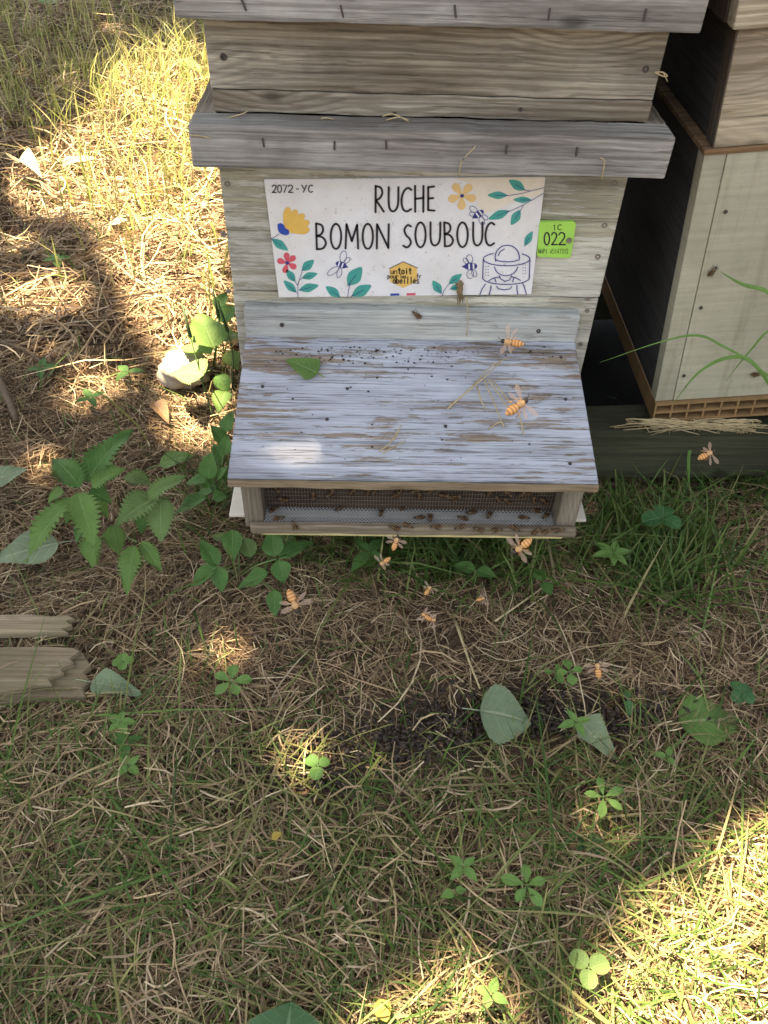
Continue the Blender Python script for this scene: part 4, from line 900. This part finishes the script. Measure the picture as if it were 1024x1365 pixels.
# ------------------------------------------------------------ planks, stone, twigs
def plank(px, hh, th, label):
    P = [on(a, b, hh) for a, b in px]; o = ob('broken_plank', *prism(P, th, (0, 0, -1), .0012), MAT['plank']); return tag(o, label, 'plank', 'broken planks')
plank([(-90, 820), (40, 818), (66, 821), (88, 819), (101, 824), (90, 828), (97, 834), (84, 838), (92, 844), (40, 845), (-90, 849)], .019, .008, 'narrow weathered plank lying above the split one')
plank([(-90, 908), (50, 902), (84, 880), (108, 868), (114, 876), (122, 888), (112, 896), (120, 908), (110, 917), (115, 929), (70, 931), (-90, 939)], .014, .008, 'lower layer of the split weathered plank')
plank([(-90, 864), (60, 861), (98, 863), (108, 868), (94, 878), (99, 885), (82, 893), (86, 898), (66, 905), (70, 913), (44, 915), (30, 921), (-90, 934)], .020, .0055, 'upper splinter of the split plank with yellowed face')
bm = bmesh.new(); bmesh.ops.create_icosphere(bm, subdivisions=4, radius=1)
sc_ = on(246, 492, .02); V = np.array([v.co[:] for v in bm.verts]); F = [[v.index for v in f.verts] for f in bm.faces]; bm.free()
V = V*(1+.10*np.sin(V[:, :1]*3+1)*np.cos(V[:, 1:2]*2.5)+.07*np.sin(V[:, 2:]*6+V[:, :1]*4)+.04*np.sin(V[:, 1:2]*11+V[:, :1]*7))*np.array([.046, .040, .027])+sc_
tag(ob('stone', V, F, MAT['stone'], smooth=True), 'rounded pale stone lying by the jagged weed', 'stone')
for pts, r, lab in (([(-5, 368), (40, 365), (75, 368)], .005, 'straight grey twig in the shaded thatch'), ([(62, 362), (78, 400), (95, 425), (112, 440)], .006, 'dark bent twig pointing at the brown leaf'), ([(82, 372), (120, 350), (152, 340)], .0035, 'thin twig slanting into the sunlit straw'), ([(-5, 500), (10, 530), (22, 560)], .007, 'thick twig beside the spreading weed'),
                    ([(272, 280), (285, 250), (290, 225)], .003, 'dark twig rising beside the hive rim'), ([(420, 0+800), (445, 800), (460, 802)], .0015, 'short pale stalk below the entrance'), ([(608, 830), (625, 880), (640, 918)], .0018, 'yellow stalk pointing to the large poplar leaf'), ([(958, 712), (968, 750), (972, 780)], .002, 'yellow stalk in straw right of the clover'), ([(660, 668+160), (700, 800), (742, 770)], .0016, 'long yellow straw beside the single oval leaf'),
                    ([(0, 455), (40, 470), (70, 500)], .004, 'grey twig above the spreading weed')):
    P = smoothline([on(a, b, .016) for a, b in pts], 4); tag(ob('twig', *tube(P, r, 6, .6), MAT['straw'] if 'yellow' in lab or 'pale' in lab else MAT['twig'], smooth=True), lab, 'twig', 'twigs on the ground')

# straw scraps caught on the hive
def wisp(name, lines, r, label, mat='straw', pt=porch_pt, group='straw scraps on the hive'):
    g_ = []
    for ln in lines:
        P = smoothline([pt(*p) for p in ln], 4); g_.append(tube(P, r, 5, .7))
    return tag(ob(name, *join(g_), MAT[mat], smooth=True), label, 'straw', group)
wisp('straw_scrap', [[(597, 545, .002), (630, 515, .006), (655, 488, .010), (680, 476, .006)], [(600, 541, .002), (640, 508, .009), (668, 482, .01)], [(645, 505, .008), (658, 535, .004), (672, 570, .003)], [(650, 505, .008), (668, 530, .006), (682, 552, .003)], [(636, 515, .006), (642, 535, .003), (648, 545, .002)], [(652, 572, .002), (665, 563, .003), (672, 566, .002)], [(655, 505, .007), (690, 550, .004), (698, 580, .002)]], .0009, 'forked dry straw tuft on the right half of the lilac porch')
wisp('straw_scrap', [[(505, 602, .002), (520, 590, .004), (535, 567, .003)], [(510, 604, .002), (528, 594, .003), (540, 588, .002)], [(520, 590, .003), (528, 582, .003), (532, 572, .002)]], .0008, 'little straw tuft near the front edge of the lilac porch')
ywall = lambda y: (lambda px, py, h=0.: aty(px, py, y-h))
wisp('straw_scrap', [[(510, 155, .002), (525, 152, .004), (548, 164, .003)], [(515, 160, .002), (532, 156, .004), (545, 160, .002)]], .0008, 'two crossed straws lying on top of the grey rim board', pt=ywall(-.012))
for ln, lab, yy in (([(428, 158, .002), (436, 157, .003), (445, 159, .003)], 'short straw bit beside the crossed straws on the rim', -.012), ([(300, 158, .002), (322, 152, .004), (330, 148, .002)], 'bent straw on the rim near the lit end', -.012), ([(612, 234, .002), (616, 215, .006), (634, 195, .004)], 'curved straw hanging on the rim above the orange flower', -.038),
                    ([(802, 240, .002), (806, 215, .006), (800, 210, .004)], 'straw hanging from the rim above the round nail', -.038), ([(252, 180, .002), (266, 181, .003), (281, 184, .002)], 'pale straw stuck to the dark end of the rim', -.038)):
    wisp('straw_scrap', [ln], .0008, lab, pt=ywall(yy))
wisp('straw_scrap', [[(622, 396, .001), (624, 420, .004), (622, 448, .003)]], .0007, 'thin straw hanging below the white name board', pt=ywall(-.019))
L = [[(612+random.uniform(-6, 6), 376+random.uniform(-3, 3), .001), (612+random.uniform(-5, 5), 388, .006), (614+random.uniform(-6, 6), 402+random.uniform(-6, 4), .003)] for _ in range(16)]
wisp('straw_scrap', L, .0006, 'brown dry tuft stuck to the lower edge of the name board', 'tuft', ywall(SY))
wisp('straw_scrap', [[(875+random.uniform(-4, 4), 96, .001), (884, 100+random.uniform(-4, 4), .004), (890, 103+random.uniform(-6, 6), .002)] for _ in range(5)], .0007, 'straw wisps caught at the super board end', pt=ywall(-.006))
# straw heap on the beam below the pale hive
L = [[(860+random.uniform(-60, 160), 570+random.uniform(-6, 5), .0), (880+random.uniform(-40, 140), 566+random.uniform(-8, 4), .01), (900+random.uniform(-40, 130), 572+random.uniform(-6, 8), .004)] for _ in range(60)]
wisp('straw_heap', L, .0009, 'tangle of dry straw on the beam under the pale hive', pt=ywall(.002))
# crumbs on the porch
def scatter_bits(name, P, size, mat, label, cat, flat_=.6, elong=1.):
    base = np.array([(0, 0, 1), (1, 0, 0), (0, 1, 0), (-1, 0, 0), (0, -1, 0), (0, 0, -1)], float); f = np.array([(0, 1, 2), (0, 2, 3), (0, 3, 4), (0, 4, 1), (5, 2, 1), (5, 3, 2), (5, 4, 3), (5, 1, 4)])
    V = []; F = []
    for k, p in enumerate(P):
        s_ = size[k]; a = random.uniform(0, 6.28); q = base*np.array([s_*elong, s_, s_*flat_])*np.random.default_rng(k).uniform(.7, 1.3, (6, 1))
        ca, sa = math.cos(a), math.sin(a); q = np.stack([q[:, 0]*ca-q[:, 1]*sa, q[:, 0]*sa+q[:, 1]*ca, q[:, 2]], 1); V.append(q+p); F.append(f+6*k)
    me = make_mesh(name, np.vstack(V), np.vstack(F)); me.materials.append(MAT[mat]); o = bpy.data.objects.new(name, me); COL.objects.link(o); return tag(o, label, cat, kind='stuff')
P = []; sz = []
for k in range(330):
    u = random.random(); px = 350+390*random.random() if k % 3 else random.gauss(500, 70); py = 462+abs(random.gauss(0, 14)) if k % 5 else 470+random.random()*150
    P.append(porch_pt(px, py, .0006)); sz.append(random.choice([.0005, .0006, .0008, .001, .0016]))
scatter_bits('crumbs', P, sz, 'crumb', 'dark crumbs and droppings scattered over the lilac porch', 'debris')
P = []; sz = []
for k in range(1900):
    px, py = random.choice([(560, 985), (700, 945), (830, 958), (450, 1005), (600, 960), (420, 1030), (760, 950)]); px += random.gauss(0, 48); py += random.gauss(0, 17)
    q = on(px, py, 0); z = float(gh(q[0], q[1])); P.append(np.array([q[0], q[1], z+random.uniform(.002, .012)])); sz.append(random.uniform(.0014, .0030))
scatter_bits('dead_bee_litter', P, sz, 'deadbee', 'dark litter of dead bees in front of the hive', 'litter', .7, 2.1)

P = []; sz = []
for k in range(2600):
    x, y = random.uniform(-1, .9), random.uniform(-.85, .3)
    if k % 3 == 0: x, y = random.uniform(-2, -.3), random.uniform(.2, 2.2)
    if hive_mask(x, y): continue
    P.append(np.array([x, y, float(gh(x, y))+random.uniform(.004, .012)])); sz.append(random.choice([.0012, .0016, .002, .003, .0045]))
scatter_bits('leaf_litter', P, sz, 'litter', 'broken brown leaf bits and crumbs in the thatch', 'litter', .25, 1.5)

# ------------------------------------------------------------ honeybees
def beemat(name='shaded_tone_bee_body', k_=.42):
    M = Mat(name); t = M.n('TexCoord'); sp = M.n('SeparateXYZ'); M.nt.links.new(t.outputs['Object'], sp.inputs[0]); y = sp.outputs[1]
    f = M.math('FRACT', M.math('MULTIPLY', y, 520)); sc3 = lambda *c: tuple(min(.8, x*k_) for x in c)
    st_ = M.ramp(f, [(.25, sc3(.09, .045, .02) if k_ < 1 else sc3(.19, .095, .035)), (.7, sc3(.40, .20, .065))])
    ab = M.math('LESS_THAN', y, -.0008); thx = M.mix(M.noise(t.outputs['Object'], 900, 2), sc3(.2, .12, .05), sc3(.38, .23, .10))
    c = M.mix(ab, thx, st_); c = M.mix(M.math('GREATER_THAN', y, .0034), c, (.035, .025, .018)); return M.done(c, .5, .4)
MAT['bee'] = beemat()  # crawling bees: entrance shade put into a darker body colour
MAT['bee_sunlit'] = beemat('sunlit_tone_bee_body', 1.7)  # flying bees: sun glow put into a brighter orange body colour
def wingmat(name='sunlit_tone_wing', c_=(.78, .56, .42), al=.58):
    M = Mat(name); M.done(c_, .3, .4); tr_ = M.n('BsdfTransparent'); tl = M.n('BsdfTranslucent'); tl.inputs[0].default_value = (*c_, 1)
    a = M.n('MixShader'); a.inputs[0].default_value = .5; M.nt.links.new(M.b.outputs[0], a.inputs[1]); M.nt.links.new(tl.outputs[0], a.inputs[2])
    b = M.n('MixShader'); b.inputs[0].default_value = al; M.nt.links.new(a.outputs[0], b.inputs[1]); M.nt.links.new(tr_.outputs[0], b.inputs[2]); M.nt.links.new(b.outputs[0], M.out.inputs[0]); return M.m
MAT['wing'] = wingmat()  # open wings: sunlight put into the peach tint
MAT['wingfold'] = wingmat('shaded_tone_wing', (.12, .085, .055), .66)  # folded wings: entrance shade put into a dark tint
def bee_body():
    prof = [(-.0085, .0002), (-.0078, .0011), (-.0062, .0020), (-.0042, .0024), (-.0022, .0022), (-.001, .0012), (-.0006, .0010), (.0002, .0018), (.0016, .0021), (.0028, .0016), (.0033, .0008), (.0037, .0013), (.0046, .0015), (.0055, .0010), (.0058, .0002)]
    V = []; F = []; m = 10
    for y, r in prof:
        for k in range(m): a = 2*math.pi*k/m; V.append((r*math.cos(a), y, r*.92*math.sin(a)-(.0006 if y < -.002 else 0)))
    for i in range(len(prof)-1):
        for k in range(m): F.append([i*m+k, i*m+(k+1) % m, (i+1)*m+(k+1) % m, (i+1)*m+k])
    F.append(list(range(m))[::-1]); F.append([(len(prof)-1)*m+k for k in range(m)]); g_ = [(np.array(V), F)]
    for s_ in (-1, 1):
        for y0, y1 in ((.0022, .0046), (.0012, .0010), (.0002, -.0034)): g_.append(tube([(s_*.001, y0, -.001), (s_*.0032, (y0+y1)/2, .0002), (s_*.0042, y1, -.0026)], .00032, 4, .6))
        g_.append(tube([(s_*.0005, .0054, .0004), (s_*.0011, .0068, .0012), (s_*.0018, .0078, .0006)], .00018, 4))
    return join(g_)
bb = make_mesh('honeybee', *bee_body(), smooth=True); bb.materials.append(MAT['bee']); bf = bb.copy(); bf.materials[0] = MAT['bee_sunlit']
def wingmesh(A_, B_, wd, mt='wing'):
    V, F, UV = leafgeom(A_, B_, wd, 'obovate', 0, .03, rows=8, cols=4); me = make_mesh('wing', V, F, smooth=True); me.materials.append(MAT[mt]); return me
fold_w = [wingmesh((s_*.0012, .0016, .0016), (s_*.0034, -.0082, .0014), .0034, 'wingfold') for s_ in (-1, 1)]+[wingmesh((s_*.0010, .0006, .0015), (s_*.0022, -.0056, .0012), .0026, 'wingfold') for s_ in (-1, 1)]
open_w = [wingmesh((s_*.0012, .0016, .0016), (s_*.0096, .0026, .0046), .0031) for s_ in (-1, 1)]+[wingmesh((s_*.0010, .0004, .0015), (s_*.0080, -.0032, .0035), .0022) for s_ in (-1, 1)]
def bee(p, heading, normal, label, group, flying=False, s_=1.):
    o = bpy.data.objects.new('honeybee', bf if flying else bb); COL.objects.link(o); tag(o, label, 'bee', group)
    nn = Vector(normal).normalized(); h = Vector(heading); h = (h-nn*h.dot(nn)).normalized(); x = h.cross(nn)
    m = Matrix((x, h, nn)).transposed().to_4x4(); m.translation = Vector(p); o.matrix_world = m @ Matrix.Scale(s_, 4)
    for me in (open_w if flying else fold_w):
        wv = bpy.data.objects.new('wing', me); COL.objects.link(wv); wv.parent = o
    return o
def rh(): a = random.uniform(0, 6.28); return (math.cos(a), math.sin(a), random.uniform(-.3, .3))
g1 = 'bees crawling at the hive entrance'
for px, py in ((525, 703), (580, 702), (612, 703), (637, 705), (664, 706), (688, 705), (716, 707), (731, 707), (747, 706), (392, 699), (545, 701)):      # front of the sill
    p = aty(px, py, -.1995-.0022); bee(p, rh(), (0, -1, .25), 'honeybee clinging to the front of the entrance sill', g1)
for px, py in ((373, 690), (452, 678), (558, 690), (574, 691), (616, 690), (628, 683), (700, 690), (366, 678), (540, 676), (508, 684), (727, 688), (652, 687), (712, 680)):
    p = atz(px, py, -.0335); bee(p, rh(), (0, 0, 1), 'honeybee walking on the wire mesh floor of the entrance', g1)
for k in range(26):
    px = random.uniform(365, 742); py = random.uniform(652, 668); p = aty(px, py, -.1705); p[2] = min(p[2], .02); bee(p, (random.uniform(-1, 1), 0, random.uniform(-1, 1)), (0, -1, .1), 'honeybee clinging to the brown mesh inside the entrance', g1)
bee(aty(555, 419, -.0179-.0022), (-.7, 0, .6), (0, -1, .1), 'honeybee on the strip above the porch board', 'single bees at rest')
for px, py, h in ((790, 671, (1, .6, 0)), (792, 680, (1, .35, 0))): bee(atz(px, py, -.0495), h, (0, 0, 1), 'honeybee resting on the white board end beside the porch post', 'bees on the white board')
bee(aty(1010, 499, -.0025), (1, 0, .15), (0, -1, 0), 'honeybee on the lower front of the pale hive', 'single bees at rest')
bee(aty(951, 361, -.0025), (.5, 0, 1), (0, -1, 0), 'honeybee high on the front of the pale hive', 'single bees at rest')
def atd(px, py, d): return C0+ray(px, py)*d
FLY = [(680, 456, .66, (-.9, .2, .1), 'honeybee flying above the back of the lilac porch', 1.15), (692, 540, .60, (.8, .3, .5), 'honeybee flying over the straw tuft on the porch', 1.3), (944, 605, .80, (.4, -.6, .6), 'honeybee hovering before the dark beam', 1.1),
       (694, 730, .72, (-.6, -.4, -.2), 'honeybee flying just below the entrance sill', 1.25), (392, 804, .70, (.3, -.5, -.7), 'honeybee flying beside the smooth-leaved herb', 1.3), (797, 890, .86, (.1, .9, .2), 'honeybee with spread wings over straw near a tiny seedling', 1.2),
       (572, 785, .88, (.5, .5, .5), 'honeybee flying low between grass and straw', .85), (566, 820, .88, (-.5, .5, .1), 'honeybee in a low flying pair, left one', .85), (577, 826, .88, (.6, .1, -.1), 'honeybee in a low flying pair, right one', .85), (643, 798, .9, (.9, .3, .1), 'honeybee skimming the grass under the porch', .7), (511, 750, .86, (.1, .2, -.9), 'honeybee flying upright in the shade under the porch', .95), (528, 722, .78, (.2, .2, .9), 'honeybee hanging in flight under the sill edge', .95)]
for px, py, d, hd, lab, s_ in FLY: bee(atd(px, py, d), hd, np.array((0, -.55, .8))+np.array([random.uniform(-.4, .4) for _ in range(3)]), lab, 'bees in flight', True, s_*1.18)

# ------------------------------------------------------------ poplar whose crown shades the hives
LIT = []                                             # world-space gaps: (x, y, radius_x, radius_y) on the ground plane along the sun's rays
def down(p): p = np.array(p, float); return p-S*((p[2]-GZ)/S[2])
def gap(p, rx, ry): q = down(p); LIT.append((q[0], q[1], rx, ry))
POLYS = []
def gappoly(px): POLYS.append(np.array([on(a, b, .03)[:2] for a, b in px]))
gappoly([(170, 70), (262, 55), (300, 110), (300, 260), (305, 430), (285, 505), (228, 512), (205, 430), (150, 350), (120, 285), (30, 262), (5, 225), (90, 180), (125, 150)])
gappoly([(1100, 1085), (1010, 1115), (965, 1165), (890, 1205), (845, 1270), (810, 1330), (780, 1480), (1300, 1480), (1300, 1100)])
for px, py, rx, ry in ((400, 985, .012, .014), (215, 560, -.004, -.004), (165, 600, -.006, -.004), (300, 525, .0, .01), (70, 575, -.006, -.006), (180, 425, .01, .01), (20, 305, .02, .03), (130, 470, .0, .0), (335, 800, -.010, -.008), (350, 850, -.010, -.010), (250, 885, -.011, -.010), (60, 460, .0, .0), (100, 110, .02, .02), (150, 40, .03, .03), (690, 1225, -.011, -.011), (480, 1345, -.01, -.01), (292, 858, .006, .006), (88, 712, .004, .004), (612, 1312, .022, .012), (55, 390, .07, .06), (45, 600, .008, .008), (262, 545, .05, .05), (120, 500, .03, .04), (500, 1365, .02, .02)):
    gap(on(px, py, .02), rx, ry)
gap(porch_pt(386, 602), -.005, -.002)
for px, py, d, hd, lab, s_ in FLY[:6]: gap(atd(px, py, d), -.02 if px not in (680, 692) else .004, -.02 if px not in (680, 692) else .004)
def inpoly(x, y, P):
    r = np.zeros(len(x), bool); j = len(P)-1
    for i_ in range(len(P)):
        xi, yi = P[i_]; xj, yj = P[j]; r ^= ((yi > y) != (yj > y)) & (x < (xj-xi)*(y-yi)/(yj-yi+1e-12)+xi); j = i_
    return r
PT = root('poplar_tree', (.55, 3.4, GZ), 'tall leafy poplar behind the hives casting dappled shade', 'tree')
N = 135000
gx_ = RNG.normal(0, 1, (N, 2)); gq = np.stack([RNG.uniform(-3.8, 3.2, N), RNG.uniform(-2.6, 4.6, N)], 1)
hz_ = RNG.uniform(3.4, 6.2, N); size = RNG.uniform(.06, .10, N)
keep = np.ones(N, bool); m = size*.36
for cx, cy, rx, ry in LIT: keep &= (((gq[:, 0]-cx)/(rx+m))**2+((gq[:, 1]-cy)/(ry+m))**2) > 1
patchy = .5+.5*np.sin(gq[:, 0]*19+3*np.sin(gq[:, 1]*11))*np.sin(gq[:, 1]*17+2*np.sin(gq[:, 0]*9))
for P in POLYS:
    hit = inpoly(gq[:, 0], gq[:, 1], P)
    for a_ in range(8): hit |= inpoly(gq[:, 0]+m*math.cos(a_*.785), gq[:, 1]+m*math.sin(a_*.785), P)
    keep &= ~(hit & (RNG.uniform(0, 1, N) < np.where(patchy > .12, 1., .97)))
gq, hz_, size = gq[keep], hz_[keep], size[keep]; N = len(gq)
cen = np.c_[gq, np.full(N, GZ)]+S[None]*((hz_-GZ)/S[2])[:, None]
a1 = RNG.normal(0, 1, (N, 3)); a1 -= S[None]*(a1@S)[:, None]*RNG.uniform(.3, 1, N)[:, None]; a1 /= np.linalg.norm(a1, axis=1)[:, None]
a2 = np.cross(a1, S[None]+RNG.normal(0, .45, (N, 3))); a2 /= np.linalg.norm(a2, axis=1)[:, None]
hw = size[:, None]/2
V = np.stack([cen-a1*hw*1.05, cen+a2*hw*.92-a1*hw*.25, cen+a1*hw*1.15, cen-a2*hw*.92-a1*hw*.25], 1).reshape(-1, 3)
b = np.arange(N)[:, None]*4; F = np.hstack([b, b+1, b+2, b+3])
UV = np.tile(np.array([(.5, 0), (1, .3), (.5, 1), (0, .3)]), (N, 1))
me = make_mesh('crown', V-ORI[PT], F, uv=UV); me.materials.append(MAT['canopy']); o = bpy.data.objects.new('crown', me); link(o, PT); o['kind'] = 'stuff'
cc = cen.mean(0)
sub('trunk', tube(smoothline([(.55, 3.4, GZ-.1), (.5, 3.42, 1.5), (.2, 3.3, 3.2), (-.4, 3.0, 4.6), (-.9, 2.7, 6.0)], 5), .17, 14, .35), 'bark', PT, smooth=True)
def clear(P):                                          # limbs keep out of the light gaps
    for p in P:
        q = down(p)
        for cx, cy, rx, ry in LIT:
            if ((q[0]-cx)/(rx+.05))**2+((q[1]-cy)/(ry+.05))**2 < 1: return False
        for Q in POLYS:
            if inpoly(np.array([q[0]]), np.array([q[1]]), Q)[0]: return False
    return True
made = 0
for k in range(400):
    if made >= 22: break
    e = cen[random.randrange(N)]; t = random.uniform(.35, .95); s0 = np.array([.45-1.3*max(0, t-.35), 3.4-.7*max(0, t-.35), 1+4.5*t]); P = smoothline([s0, (s0+e)/2+np.array([0, 0, .25]), e], 5)
    if clear(P): sub('limb', tube(P, .035, 7, .3), 'bark', PT, smooth=True); made += 1
